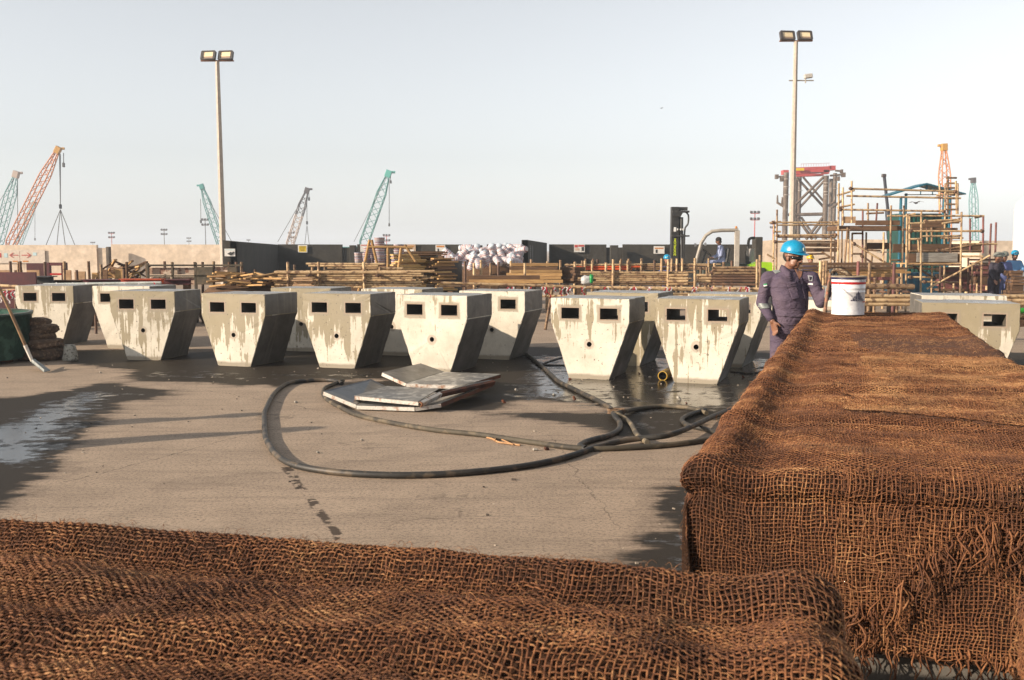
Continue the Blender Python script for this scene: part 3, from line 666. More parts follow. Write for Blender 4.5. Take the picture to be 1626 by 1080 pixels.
def hand(mb, wrist, dirn, palm_n, side, curl=.5, s=1.0):
    """wrist point, direction of the fingers, palm normal (towards which fingers curl), thumb side vector"""
    d = Vector(dirn).normalized(); n = Vector(palm_n); n = (n - d * n.dot(d)).normalized(); sd_ = Vector(side); sd_ = (sd_ - d * sd_.dot(d) - n * sd_.dot(n)).normalized()
    w_ = Vector(wrist)
    for k in (-1, -.33, .33, 1):                # palm
        capsule(mb, w_ + sd_ * .016 * k * s, w_ + d * .088 * s + sd_ * .030 * k * s, .014 * s, .0125 * s, 8)
    for k, ln in ((1, .068), (.33, .078), (-.33, .072), (-1, .056)):
        p = w_ + d * .09 * s + sd_ * .030 * k * s; dd = d.copy(); ang = curl * (1.0 + .15 * k)
        for j, (l_, r_) in enumerate(((.42, .0092), (.32, .0084), (.26, .0074))):
            rot = Matrix.Rotation(-ang * (.55 if j == 0 else 1), 3, n.cross(d).normalized() * -1); dd = rot @ dd
            q = p + dd * ln * l_ * s; capsule(mb, p, q, r_ * s, r_ * .92 * s, 7); p = q
    p = w_ + d * .022 * s + sd_ * .026 * s; q = p + (d * .6 + sd_ * .75 + n * .25).normalized() * .036 * s; capsule(mb, p, q, .0125 * s, .0105 * s, 8)
    q2 = q + (d * .85 + sd_ * .2 + n * .5 * curl).normalized() * .03 * s; capsule(mb, q, q2, .0105 * s, .009 * s, 8)
def face_head(mb, c, yaw, pitch=0.0, s=1.0):
    """skull, jaw, nose, ears, brows; faces -Y then turned by yaw. c = centre of the skull"""
    Mh = Matrix.Translation(c) @ Euler((pitch, 0, yaw)).to_matrix().to_4x4() @ Matrix.Scale(s, 4)
    def e(cc, d, rot=None):
        t = MB(); t.ell(cc, d, 0, rot, 14, 9); mb.add(t.v, t.f, 0, True, Mh)
    e((0, .012, .02), (.076, .094, .092)); e((0, -.022, -.048), (.060, .068, .070)); e((0, -.055, -.093), (.034, .030, .024))   # skull, face, chin
    for sx in (-1, 1):
        e((sx * .040, -.030, -.070), (.026, .045, .034)); e((sx * .034, -.070, -.028), (.022, .014, .016)); e((sx * .076, .008, -.018), (.009, .019, .031), (0, 0, sx * .25))
        e((sx * .030, -.086, .016), (.022, .012, .008)); e((sx * .012, -.094, -.044), (.010, .011, .009)); e((sx * .032, -.083, -.004), (.013, .010, .0085))
    t = MB(); capsule(t, (0, -.086, .004), (0, -.107, -.038), .010, .014, 10); mb.add(t.v, t.f, 0, True, Mh)
    t = MB(); capsule(t, (-.020, -.086, -.068), (.020, -.086, -.068), .006, .006, 8); capsule(t, (-.017, -.084, -.078), (.017, -.084, -.078), .0065, .0065, 8); mb.add(t.v, t.f, 0, True, Mh)
    return Mh
SKIN = worn('skin_brown', (.27, .125, .072), (.18, .078, .045), 14, .45, 0, (1, 1, 1), (.35, .75), .001, .5, .04)
def helmet(parent, Mh, mat, badge=True, peak_out=.034):
    mb = MB(); prof = [(.113, .030), (.118, .034), (.116, .055), (.108, .092), (.092, .122), (.066, .144), (.034, .156), (.0005, .159)]
    mb.lathe(prof, 28, 0, Mh @ Matrix.Translation((0, .006, .010)) @ Matrix.Diagonal((.95, 1.13, 1, 1)))
    pts = []; n = 26                                              # brim, longer at the front
    vs = []; fs = []
    for k in range(n):
        a = 2 * math.pi * k / n; x, y = math.sin(a), -math.cos(a); f_ = max(0, -y) ** 2
        ro = .124 + peak_out * f_; dz = -.014 * f_
        for (r_, z) in ((.104, .045), (ro, .036 + dz), (ro, .031 + dz), (.104, .034)): vs.append((x * r_ * .95, y * r_ * 1.12 + .006, z + .010))
    for k in range(n):
        k2 = (k + 1) % n
        for j in range(4): j2 = (j + 1) % 4; fs.append((k * 4 + j, k * 4 + j2, k2 * 4 + j2, k2 * 4 + j))
    mb.add(vs, fs, 0, True, Mh)
    rid = [Vector((0, .006 + .118 * 1.13 * math.cos(a) * .98, .012 + .030 + .122 * math.sin(a))) for a in [math.pi * k / 12 for k in range(1, 12)]]
    t = MB(); t.tube(rid, .008, 8); mb.add(t.v, t.f, 0, True, Mh)
    h = mb.build('hard_hat', mat, parent)
    if badge:
        b = MB(); b.lathe([(.0005, .004), (.019, .004), (.021, 0), (.019, -.004)], 20, 0, Mh @ Matrix.Translation((0, -.123, .085)) @ Euler((R(70), 0, 0)).to_matrix().to_4x4())
        b.lathe([(.0005, .0048), (.012, .0048), (.013, .003)], 20, 1, Mh @ Matrix.Translation((0, -.123, .085)) @ Euler((R(70), 0, 0)).to_matrix().to_4x4())
        b.build('badge', [plain('badge_grey', (.55, .62, .52)), plain('badge_green', (.12, .30, .28))], h)
    return h
def person(loc, label, J, cloth, hat=None, head_yaw=0, torso_yaw=0, vox=.016, group=None, detail=False, pitch=0.0, hand_specs=None, sleeve=1.0, belly=1.0, headwear=None, rz=0.0, glove=None, hs=1.0):
    """J: joints in object space. keys head, neck, chest, waist, hip, sh/el/wr/hp/kn/an + L/R (L = +x side)"""
    body = MB(); Mh = face_head(body, J['head'], head_yaw, pitch, hs)
    capsule(body, J['neck'], Vector(J['head']) + Vector((0, .01, -.05)), .058, .052)
    gl = MB()
    for s_ in 'LR':
        capsule(body, J['el' + s_], J['wr' + s_], .036, .026)
        hs_ = (hand_specs or {}).get(s_)
        if hs_:
            hand(gl if (glove and s_ in glove) else body, J['wr' + s_], *hs_)
        else:
            hd = (Vector(J['wr' + s_]) - Vector(J['el' + s_])).normalized(); hand(body, J['wr' + s_], hd, (0 if abs(hd.z) > .6 else 0, 1 if abs(hd.z) < .6 else 0, -.2) if False else (Vector(J['hip']) - Vector(J['wr' + s_])), (0, -1, .1), .5)
    ring_loft(body, [(J['waist'][0], J['waist'][1], J['waist'][2], .13, .09, torso_yaw), (J['chest'][0], J['chest'][1], J['chest'][2], .16, .10, torso_yaw), (J['neck'][0], J['neck'][1], J['neck'][2], .06, .055, torso_yaw)])
    for s_ in 'LR': capsule(body, Vector(J['sh' + s_]) * .9 + Vector(J['chest']) * .1, J['el' + s_], .045, .036)
    root = link('person', voxelize(body, 'person', [SKIN], vox * (.45 if detail else .75), 2), loc=loc); root.rotation_euler.z = rz
    tag(root, label, 'person', group)
    # clothing
    c = MB(); ch, wa, hi, ne = (Vector(J[k]) for k in ('chest', 'waist', 'hip', 'neck')); ty = torso_yaw; up = (ne - hi).length
    ring_loft(c, [(hi.x, hi.y, hi.z - .13, .155, .115, ty), (hi.x, hi.y, hi.z - .02, .185, .14 * belly, ty), (wa.x, wa.y, wa.z - .06, .178, .148 * belly, ty), (wa.x, wa.y, wa.z, .174, .138 * belly, ty), (wa.x * .5 + ch.x * .5, wa.y * .5 + ch.y * .5 - .01, (wa.z + ch.z) / 2, .182, .142 * belly, ty),
                  (ch.x, ch.y, ch.z - .02, .190, .128, ty), (ch.x * .7 + ne.x * .3, ch.y * .7 + ne.y * .3, ch.z + (ne.z - ch.z) * .5, .176, .108, ty), (ne.x, ne.y, ch.z + (ne.z - ch.z) * .85, .105, .082, ty), (ne.x, ne.y, ne.z + .0, .072, .07, ty)])
    for s_ in 'LR':
        sh, el, wr = (Vector(J[k + s_]) for k in ('sh', 'el', 'wr'))
        capsule(c, ch + (ne - ch) * .5, sh, .082, .068); capsule(c, sh, el, .068, .057)
        w2 = el + (wr - el) * .92 * sleeve; capsule(c, el, w2 - (wr - el).normalized() * .02, .058, .043)
        hp, kn, an = (Vector(J[k + s_]) for k in ('hp', 'kn', 'an')); capsule(c, hp, kn, .105, .078); capsule(c, kn, an + (kn - an).normalized() * .06, .078, .068)
    cv = link('coverall', voxelize(c, 'coverall', [cloth], vox * (.6 if detail else .8), 7), root)
    for s_ in 'LR':
        an = Vector(J['an' + s_]); b = MB(); fd = Matrix.Rotation(torso_yaw, 3, 'Z') @ Vector((0, -1, 0))
        capsule(b, an + Vector((0, 0, .05)), an + Vector((0, 0, -.03)), .055, .052); capsule(b, an + Vector((0, 0, -.045)), an + fd * .13 + Vector((0, 0, -.055)), .046, .04)
        link('boot', voxelize(b, 'boot', [plain('boot_leather', (.05, .035, .025), .6)], .015, 1), root)
    if gl.v: link('glove', voxelize(gl, 'glove', [worn('glove_rubber', (.085, .10, .11), (.04, .048, .055), 20, .7)], .0055, 1), root)
    if hat: helmet(root, Mh, hat)
    if headwear:
        t = MB(); t.ell((0, .012, .03), (.090, .108, .095), 0, None, 18, 12); t.ell((0, .06, -.05), (.07, .05, .07), 0, None, 14, 8); q = MB(); q.add(t.v, t.f, 0, True, Mh); q.build('head_scarf', headwear, root)
    return root, Mh, cv
def stand(h=1.72, lean=0.0, arms=None):
    k = h / 1.76
    J = dict(head=(0, -.03 - lean * .55, 1.615), neck=(0, -lean * .42, 1.46), chest=(0, -lean * .3, 1.29), waist=(0, -lean * .1, 1.08), hip=(0, 0, .96),
             shL=(.185, -lean * .38, 1.40), shR=(-.185, -lean * .38, 1.40), elL=(.25, -.02 - lean * .4, 1.12), elR=(-.25, -.02 - lean * .4, 1.12), wrL=(.22, -.16 - lean * .4, .92), wrR=(-.22, -.16 - lean * .4, .92),
             hpL=(.09, 0, .92), hpR=(-.09, 0, .92), knL=(.11, -.02, .50), knR=(-.11, -.02, .50), anL=(.12, .01, .10), anR=(-.12, .01, .10))
    if arms: J.update(arms)
    return {a: tuple(v * k for v in b) for a, b in J.items()}
def mk_cov(name, c1, c2):
    t = NT(name); tc = t.n('TexCoord').outputs['Object']; n = t.noise(tc, 5, 4, .6); f = t.noise(tc, 90, 2)
    mp = t.n('Mapping'); t.l(tc, mp.inputs[0]); mp.inputs['Scale'].default_value = (1, 1, 2.3); wr = t.noise(mp.outputs[0], 5, 2, .5, 1.2); wr2 = t.noise(mp.outputs[0], 13, 2, .5, 1.5)
    c = t.mix(t.ramp(n, [(.35, 0.), (.7, 1.)]), c1, c2); c = t.mix(t.math('MULTIPLY', f, .25), c, (.25, .2, .22))
    t.set(c, .85, 0, .2); t.bump(t.math('ADD', wr, t.math('MULTIPLY', wr2, .35)), .03, .9); return t.m
HAT_BLUE = plain('hat_blue', (.005, .28, .50), .28, 0, .5); HAT_YEL = plain('hat_yellow', (.75, .45, .01), .3, 0, .5); HAT_GREY = plain('hat_grey', (.22, .23, .2), .5)
COV_PUR = mk_cov('coverall_purple', (.060, .043, .082), (.095, .068, .098)); COV_NAVY = mk_cov('coverall_navy', (.012, .014, .03), (.02, .022, .04)); COV_BLUE = mk_cov('coverall_blue', (.07, .10, .28), (.10, .14, .33)); COV_PALE = mk_cov('coverall_pale', (.28, .34, .55), (.38, .44, .62))
REFL = worn('reflective_tape', (.36, .38, .36), (.20, .22, .21), 18, .35, .2); WHITE = plain('white_paint', (.78, .78, .76), .4)
# main worker
WX, WY = W(1252, 500, 9.85).x, 9.85
JW = dict(head=(.015, -.055, 1.585), neck=(-.005, .0, 1.465), chest=(0, 0, 1.29), waist=(.015, 0, 1.06), hip=(.015, .0, .95),
          shL=(.215, -.035, 1.375), shR=(-.205, .03, 1.375), elL=(.285, -.10, 1.135), elR=(-.268, .0, 1.13), wrL=(.350, -.24, 1.325), wrR=(-.185, -.10, .955),
          hpL=(.10, 0, .90), hpR=(-.075, .0, .90), knL=(.11, -.02, .50), knR=(-.10, -.02, .50), anL=(.12, .02, .10), anR=(-.13, .02, .10))
wk, Mh, cov = person((WX, WY, 0), 'worker in purple coverall, blue hard hat and dark glasses gripping a pole by the pail', JW, COV_PUR, HAT_BLUE, head_yaw=R(40), torso_yaw=R(12), vox=.016, detail=True, pitch=R(6),
      hand_specs={'R': ((.32, -.12, -1), (.6, .4, 0), (.3, -1, .0), .55), 'L': ((.12, -.2, .8), (.9, .1, .1), (-.1, -.75, .4), 1.25, 1.2)}, belly=1.12, glove='L', hs=.96)
# two more people stand just outside the left edge; their long shadows lie on the yard
for (x, y, lb, az) in ((-7.2, 8.06, 'farther worker standing left of the picture edge, shadow falling towards the hose loop', .2), (-6.5, 7.27, 'nearer worker standing left of the picture edge, shadow falling towards the hose loop', -.2)):
    person((x, y, 0), lb, stand(1.74), COV_NAVY, HAT_BLUE, torso_yaw=R(60) + az, head_yaw=R(60), vox=.024)
# dark glasses
g = MB(); n = 14; vs = []; fs = []
for i in range(n + 1):
    a = R(-78 + 156 * i / n); hgt = .019 * (1 - .35 * abs(math.sin(a)) ** 3) * (1 - .45 * math.exp(-(a / .12) ** 2)); top = .010
    for z in (top, top - 2 * hgt): vs.append((.079 * math.sin(a), .0 - .108 * math.cos(a), z))
fs = [(2 * i, 2 * i + 1, 2 * i + 3, 2 * i + 2) for i in range(n)]
g.add(vs, fs, 0, True, Mh)
for sx in (-1, 1): q = MB(); q.tube([(sx * .079, -.02, .006), (sx * .084, .03, .002)], .003, 6); g.add(q.v, q.f, 0, True, Mh)
glo = g.build('sunglasses', plain('glasses_black', (.006, .006, .006), .12, 0, .6), wk)
mdm = glo.modifiers.new('t', 'SOLIDIFY'); mdm.thickness = .003
# moustache shadowless: short hair at the back of the head
hb = MB(); t = MB(); t.ell((0, .040, .004), (.068, .072, .070), 0, None, 16, 10); hb.add(t.v, t.f, 0, True, Mh); hb.build('hair', plain('hair_dark', (.03, .025, .022), .8), wk)
mu = MB(); t = MB(); capsule(t, (-.022, -.096, -.060), (.022, -.096, -.060), .0055, .0055, 8); mu.add(t.v, t.f, 0, True, Mh); mu.build('moustache', plain('hair_dark', (.03, .025, .022), .8), wk)
# patches laid on the coverall by ray casting
bvh = BVHTree.FromPolygons([v.co.copy() for v in cov.data.vertices], [tuple(p.vertices) for p in cov.data.polygons])
def patch(name, corners, mat, off=.004, nu=10, nv=10, direction=None, parent=cov, th=.002):
    """corners: 4 points (object space); projected along direction on to the coverall"""
    A, B, C_, D = (Vector(p) for p in corners); d = Vector(direction or (0, 1, 0)).normalized(); vs = []; ok = {}
    for j in range(nv + 1):
        for i in range(nu + 1):
            u, v = i / nu, j / nv; p = (A * (1 - u) + B * u) * (1 - v) + (D * (1 - u) + C_ * u) * v
            h = bvh.ray_cast(p - d * .5, d)
            if h[0] is not None: ok[(i, j)] = len(vs); vs.append(h[0] + h[1] * off)
    fs = [tuple(ok[k] for k in q) for i in range(nu) for j in range(nv) for q in [((i, j), (i + 1, j), (i + 1, j + 1), (i, j + 1))] if all(k in ok for k in q)]
    if not fs: return None
    m_ = MB(); m_.add(vs, fs, 0, True); o = m_.build(name, mat, parent); s_ = o.modifiers.new('t', 'SOLIDIFY'); s_.thickness = th; s_.offset = 0; return o
def wp(px, py, y=0.0): p = W(px, py, WY + y); return (p.x - WX, y, p.z)
patch('reflective_strip', [wp(1226, 430), wp(1235, 427), wp(1238, 434), wp(1230, 437)], REFL, direction=(0, 1, -.35))
patch('reflective_strip', [wp(1276, 422), wp(1284, 424), wp(1287, 432), wp(1280, 431)], REFL, direction=(0, 1, -.35))
patch('reflective_strip', [wp(1203, 481), wp(1227, 483), wp(1226, 488), wp(1203, 490)], REFL)
patch('reflective_strip', [wp(1300, 453), wp(1305, 454), wp(1305, 471), wp(1299, 472)], REFL)
pk = patch('chest_pocket', [wp(1244, 453), wp(1259, 451), wp(1261, 473), wp(1250, 475)], COV_PUR, .011, th=.009)
patch('pocket_flap', [wp(1243, 449), wp(1258, 447), wp(1258.5, 454), wp(1245, 456)], COV_PUR, .016, th=.007, parent=pk or cov)
patch('flag_patch', [wp(1211.5, 451), wp(1216.5, 450), wp(1216.5, 452), wp(1211.5, 453)], plain('flag_green', (.02, .30, .10)), .005)
patch('flag_patch', [wp(1211.5, 453), wp(1216.5, 452), wp(1216.5, 454), wp(1211.5, 455)], WHITE, .005)
patch('flag_patch', [wp(1211.5, 455), wp(1216.5, 454), wp(1216.5, 456), wp(1211.5, 457)], plain('flag_black', (.02, .02, .02)), .005)
patch('crest_badge', [wp(1278, 437), wp(1286, 438), wp(1285, 446), wp(1280, 446)], plain('crest_grey', (.40, .40, .42)), .005)
patch('crest_badge', [wp(1280, 439), wp(1284, 439.5), wp(1283.5, 444), wp(1280.8, 444)], COV_NAVY, .008)
patch('name_label', [wp(1280, 449), wp(1286, 449.5), wp(1286, 452), wp(1280, 451.5)], WHITE, .005)
patch('zip_placket', [wp(1265.5, 440), wp(1268.5, 440), wp(1279, 500), wp(1276, 500)], mk_cov('placket', (.055, .04, .075), (.08, .06, .085)), .007, nv=24, th=.004)
patch('waistband', [wp(1229, 497), wp(1288, 499), wp(1288, 503), wp(1229, 501)], mk_cov('placket2', (.06, .044, .08), (.085, .062, .09)), .006, nu=26, nv=3, th=.004)
# collar: two folded wings round the open neck, skin V below the chin
cl = MB()
for s_ in (-1, 1):
    pts = [Vector(p) for p in ((s_ * .075, .045, 1.475), (s_ * .085, -.02, 1.465), (s_ * .060, -.085, 1.42), (s_ * .025, -.105, 1.375))]
    inn = [p + Vector((-s_ * .018, .004, .028)) for p in pts[:3]] + [pts[3] + Vector((0, 0, .004))]; out_ = [p + Vector((s_ * .022, -.014, -.035)) for p in pts]
    rows = [inn, pts, out_]; v_ = [p for r_ in rows for p in r_]; f_ = [(r_ * 4 + i, r_ * 4 + i + 1, r_ * 4 + i + 5, r_ * 4 + i + 4) for r_ in range(2) for i in range(3)]
    cl.add(v_, f_, 0, True, Matrix.Rotation(R(14), 4, 'Z'))
o = cl.build('collar', COV_PUR, cov); s_ = o.modifiers.new('t', 'SOLIDIFY'); s_.thickness = .006
vn = patch('open_neck', [wp(1257, 424), wp(1275, 424), wp(1266, 443), wp(1264.5, 443)], SKIN, .006, th=.003, parent=wk)
# pole in the gloved hand
a_, b_ = W(1318, 437, 9.58), W(1307, 503, 9.55)
tag(MB().tube([a_ + (a_ - b_) * .05, a_.lerp(b_, .5) + Vector((.003, 0, 0)), b_ - Vector((.02, 0, .35))], [.014, .016, .017], 10).build('pole', worn('old_handle', (.22, .13, .08), (.09, .055, .035), 9, .7, c3=(.30, .12, .07)), origin=a_), 'short brown pole gripped by the worker beside the white pail', 'pole')
# pail
PB = G(1346, 499, 1.075); r0, r1 = 25.0 / 1580 * PB.y, 26.5 / 1580 * PB.y; Hh = .345
pail = empty('paint_pail', PB); tag(pail, 'white lidded paint pail with a red band and bar logo standing on the sacking', 'pail')
wp_ = worn('pail_white', (.80, .80, .82), (.70, .69, .68), 5, .3, 0, thr=(.55, .8), bump=.0005, spec=.5, var=.02)
m_ = MB(); m_.lathe([(.0005, 0), (r0, 0), (r0, .005), (r0 + .001, .2), (r0 + .004, .203), (r0 + .001, .207), (r0 + .002, .232), (r0 + .005, .236), (r0 + .002, .24), (r1, Hh - .02)], 40); m_.build('bucket', wp_, pail)
m_ = MB(); m_.lathe([(r1 - .002, Hh - .030), (r1 + .003, Hh - .030), (r1 + .004, Hh - .012), (r1 - .002, Hh - .010)], 40); m_.build('rim_band', plain('pail_navy', (.03, .03, .09), .4), pail)
m_ = MB(); m_.lathe([(r1 - .004, Hh - .012), (r1 + .006, Hh - .012), (r1 + .006, Hh - .003), (r1 - .004, Hh), (r1 - .014, Hh - .006), (.0005, Hh - .004)], 40); m_.build('lid', worn('lid_tan', (.50, .40, .28), (.3, .24, .17), 8, .6), pail)
rr_ = lambda z: r0 + .0025 + (r1 - r0) * max(0, z - .24) / (Hh - .26)
def cyl_patch(a0, a1, z0, z1, name, mat, par, off=.0008, n=12):
    vs = []
    for i in range(n + 1):
        a = a0 + (a1 - a0) * i / n
        for z in (z0, z1): vs.append(((rr_(z) + off) * math.sin(a), -(rr_(z) + off) * math.cos(a), z))
    return vs, [(2 * i, 2 * i + 2, 2 * i + 3, 2 * i + 1) for i in range(n)]
RED = plain('signal_red', (.55, .02, .02), .4); NAVY = plain('logo_navy', (.02, .02, .07), .4)
m_ = MB(); m_.add(*cyl_patch(-math.pi, math.pi, .272, .292, '', None, None, .001, 48), 0, True); m_.build('red_band', RED, pail)
m_ = MB()
for i, h in enumerate([.012, .026, .046, .066, .085, .070, .048, .028, .014]):
    a = R(-8 + i * 6.2); m_.add(*cyl_patch(a - .030, a + .030, .125, .125 + h, '', None, None, .002, 2), 0)
m_.build('bar_logo', NAVY, pail)
m_ = MB(); a = R(62)
m_.add(*cyl_patch(R(38), R(80), .112, .120, '', None, None, .002, 6), 0); m_.build('logo_underline', RED, pail)
m_ = MB()
for i in range(8):
    a = R(20 + i * 6); h = (.006, .011, .004, .013)[i % 4]; m_.add(*cyl_patch(a - .03, a + .03, .298, .298 + .004, '', None, None, .002, 2), 0); m_.add(*cyl_patch(a - .008, a + .008, .298, .298 + h, '', None, None, .002, 2), 0)
m_.build('small_print', NAVY, pail)
m_ = MB(); pts = []
for i in range(15):
    a = R(-52 + i * 7.6); pts.append(((r1 + .010) * math.sin(a), -(r1 + .010) * math.cos(a), .275 - .15 * math.sin(math.pi * i / 14 * .62)))
m_.tube(pts, .0022, 6); h_ = m_.build('wire_handle', plain('wire_steel', (.55, .55, .55), .35, .8), pail)
rg = worn('rag_brown', (.14, .085, .05), (.07, .045, .03), 20, .9, c3=(.38, .30, .20)); m_ = MB()
tr = PB + Vector((-.05, -.02, Hh)); pts = [Vector((-.11 + .032 * i, .03 * math.sin(i * 1.3), .03 + .022 * math.sin(i * .9) - (.006 * i if i > 4 else 0))) for i in range(8)]
m_.tube(pts, [.012, .018, .02, .019, .021, .02, .024, .016], 9); m_.tube([p + Vector((.02, -.02, -.015)) for p in pts[3:]], [.012, .018, .02, .019, .01], 8)
tag(m_.build('rag', rg, origin=None), 'crumpled brown rag lying on the lid of the white pail', 'rag').location = tr
# ------------------------------------------------------------ hoses, panels, small things in the yard
HOSE = worn('rubber_hose', (.030, .028, .025), (.060, .050, .038), 3, .55, 0, thr=(.45, .7), bump=.002, c3=(.12, .09, .06)); HOSE2 = worn('muddy_hose', (.11, .09, .06), (.05, .042, .032), 2.5, .75, c3=(.18, .14, .09))
def hose(pts, r, mat, label, zf=None, cat='hose'):
    P = []
    for i, q in enumerate(pts):
        z = r + (q[2] if len(q) > 2 else 0); p = G(q[0], q[1], z); P.append(p)
    C_ = catmull(P, 9); C_ = [p + Vector((.010 * noise.noise(p * 1.9), .03 * noise.noise(p * 1.3 + Vector((5, 0, 0))), 0)) for p in C_]
    tag(MB().tube(C_, r, 10).build('hose', mat), label, cat)
hose([(543, 609), (528, 604), (495, 604), (460, 608), (438, 622), (424, 645), (420, 672), (424, 700), (438, 722), (462, 737), (505, 746), (570, 752), (650, 754), (740, 750), (830, 741), (895, 727), (950, 709), (1005, 697, .02), (1060, 691, .05), (1098, 677, .05), (1135, 660, .02), (1165, 650), (1205, 648)], .025, HOSE, 'black rubber hose lying in a big loop across the middle of the yard')
hose([(546, 604), (530, 610), (515, 617), (514, 628), (530, 641), (560, 656), (610, 669), (680, 681), (760, 690), (850, 703), (930, 712), (1010, 710), (1075, 705), (1130, 698)], .023, HOSE2, 'mud coated hose running straight from the steel panels to the sacking')
hose([(836, 562), (862, 583), (888, 606), (918, 621), (952, 638), (970, 650), (976, 661, .03), (984, 671), (982, 682), (965, 692), (940, 699), (926, 704), (921, 709), (930, 712)], .026, HOSE, 'hose coming from under the rear block and curling back beside the wet patch')
hose([(978, 657, .05), (1010, 650), (1050, 645), (1085, 647), (1105, 650), (1122, 656)], .022, HOSE2, 'thin stiff hose end reaching right from the tied knot')
hose([(1120, 651), (1100, 657), (1085, 664), (1084, 670), (1094, 676), (1118, 681), (1140, 688), (1165, 694)], .023, HOSE, 'short hose end bent back in a hook next to the sacking')
hose([(980, 657, .05), (995, 667), (1004, 676), (1010, 687), (1017, 695), (1028, 702, .02)], .024, HOSE2, 'muddy hose piece from the tied knot to the black hose')
hose([(862, 578), (880, 571), (905, 564)], .010, HOSE, 'thin black cable on the wet ground behind the pale block'); hose([(858, 579), (880, 580), (905, 580)], .010, HOSE, 'thin black cable lying straight in the puddle by the pale block')
hose([(1225, 585), (1200, 592), (1180, 592), (1160, 589)], .010, HOSE, 'thin cable in the puddle by the worker')
m_ = MB(); kc = G(979, 653, .06)
for i in range(9):
    a = i * 1.7; m_.tube(catmull([kc + Vector((.09 * math.cos(a + k * 1.5), .07 * math.sin(a + k * 1.5), .02 * math.sin(a * 2 + k))) for k in range(4)], 4), .006, 5)
tag(m_.build('rope_knot', worn('rope_brown', (.22, .14, .08), (.10, .06, .04), 20, .9)), 'brown rope knot tying the hoses together', 'rope')
m_ = MB(); m_.tube(catmull([G(x, y, .01) for x, y in ((765, 688), (772, 694), (782, 697), (792, 702), (806, 704), (826, 707))], 5), .008, 6); m_.tube(catmull([G(x, y, .012) for x, y in ((786, 700), (788, 693), (795, 697), (815, 706))], 5), .006, 6)
tag(m_.build('rope', plain('rope_orange', (.55, .30, .14), .8)), 'orange rope end lying against the muddy hose', 'rope')
DKST = worn('wet_steel_sheet', (.045, .052, .058), (.12, .12, .115), 3.5, .28, .3, (1, 1, 1), (.45, .65), .002, .5, .05, c3=(.03, .035, .04)); CHALK = worn('chalky_edge', (.62, .58, .52), (.30, .13, .06), 9, .8, 0, thr=(.52, .66)); PALE = worn('pale_sheet', (.22, .215, .20), (.11, .105, .10), 4, .4, .2, thr=(.4, .7), c3=(.42, .40, .36)); RUST = worn('rust', (.16, .05, .02), (.07, .03, .02), 6, .85)
def panel(label, quads, th=.032):
    root = empty('bent_steel_tray', quads[0][0][0]); tag(root, label, 'steel panel', 'bent steel formwork panels'); O_ = root.location
    for q, mat, edge in quads:
        P = [Vector(p) - O_ for p in q]; n_ = (P[1] - P[0]).cross(P[3] - P[0]).normalized(); n_ = n_ if n_.z > 0 else -n_
        MB().prism([p - n_ * .006 for p in P], n_ * .006).build('sheet', mat, root)
        for i in edge:
            a, b = P[i], P[(i + 1) % 4]; c = sum(P, Vector()) / 4; inw = ((b - a).normalized().cross(n_)); inw = inw if (c - a).dot(inw) > 0 else -inw
            m_ = MB(); m_.prism([a - n_ * .007, b - n_ * .007, b - n_ * (th + .007), a - n_ * (th + .007)], inw * .008)
            m_.prism([a - n_ * (th + .0075), b - n_ * (th + .0075), b - n_ * (th + .0075) + inw * .05, a - n_ * (th + .0075) + inw * .05], -n_ * .006); m_.build('flange', CHALK if i in (0, 3) else RUST, root)
z0 = .06
panel('dark bent steel panel lying lowest, its left flap tipped up by the hose', [([G(514, 621, .17), G(566, 642, z0), G(619, 616, z0), G(589, 602, .17)], DKST, (0, 3)), ([G(566, 643, z0), G(658, 646, z0), G(700, 624, z0), G(619, 617, z0)], DKST, (0,)), ([G(659, 646, z0), G(700, 640, .09), G(783, 607, .16), G(735, 607, .12)], DKST, (0, 1))])
panel('flat pale steel panel with chalky white edges lying on the dark panel', [([G(563, 628, .125), G(664, 637.5, .125), G(697, 617, .15), G(614, 613, .125)], PALE, (0, 3)), ([G(664.5, 637.5, .125), G(697, 622, .17), G(782, 603, .20), G(745, 608, .17)], DKST, (0, 1))], .03)
panel('rear bent steel panel with a white rim, tipped up before the streaked block', [([G(607, 591, .22), G(645, 608, .12), G(705, 590, .12), G(668, 577, .22)], DKST, (0, 3)), ([G(645, 608.5, .12), G(736, 612, .12), G(795, 594, .16), G(705, 590.5, .12)], PALE, (0, 1))])
# yellow pipe piece
c = G(1052, 597, .055); d = Vector((-.35, -.94, 0)).normalized(); m_ = MB(); m_.tube([c, c - d * .42], .062, 18, 0, False); m_.tube([c, c - d * .42], .052, 18, 1, False); m_.lathe([(.052, 0), (.062, 0)], 18, 0, Matrix.Translation(c) @ d.to_track_quat('Z', 'Y').to_matrix().to_4x4())
tag(m_.build('pipe_piece', [plain('pipe_yellow', (.45, .27, .03), .5), plain('pipe_dark', (.06, .035, .015), .7)]), 'short yellow pipe piece lying between the two right front blocks', 'pipe')
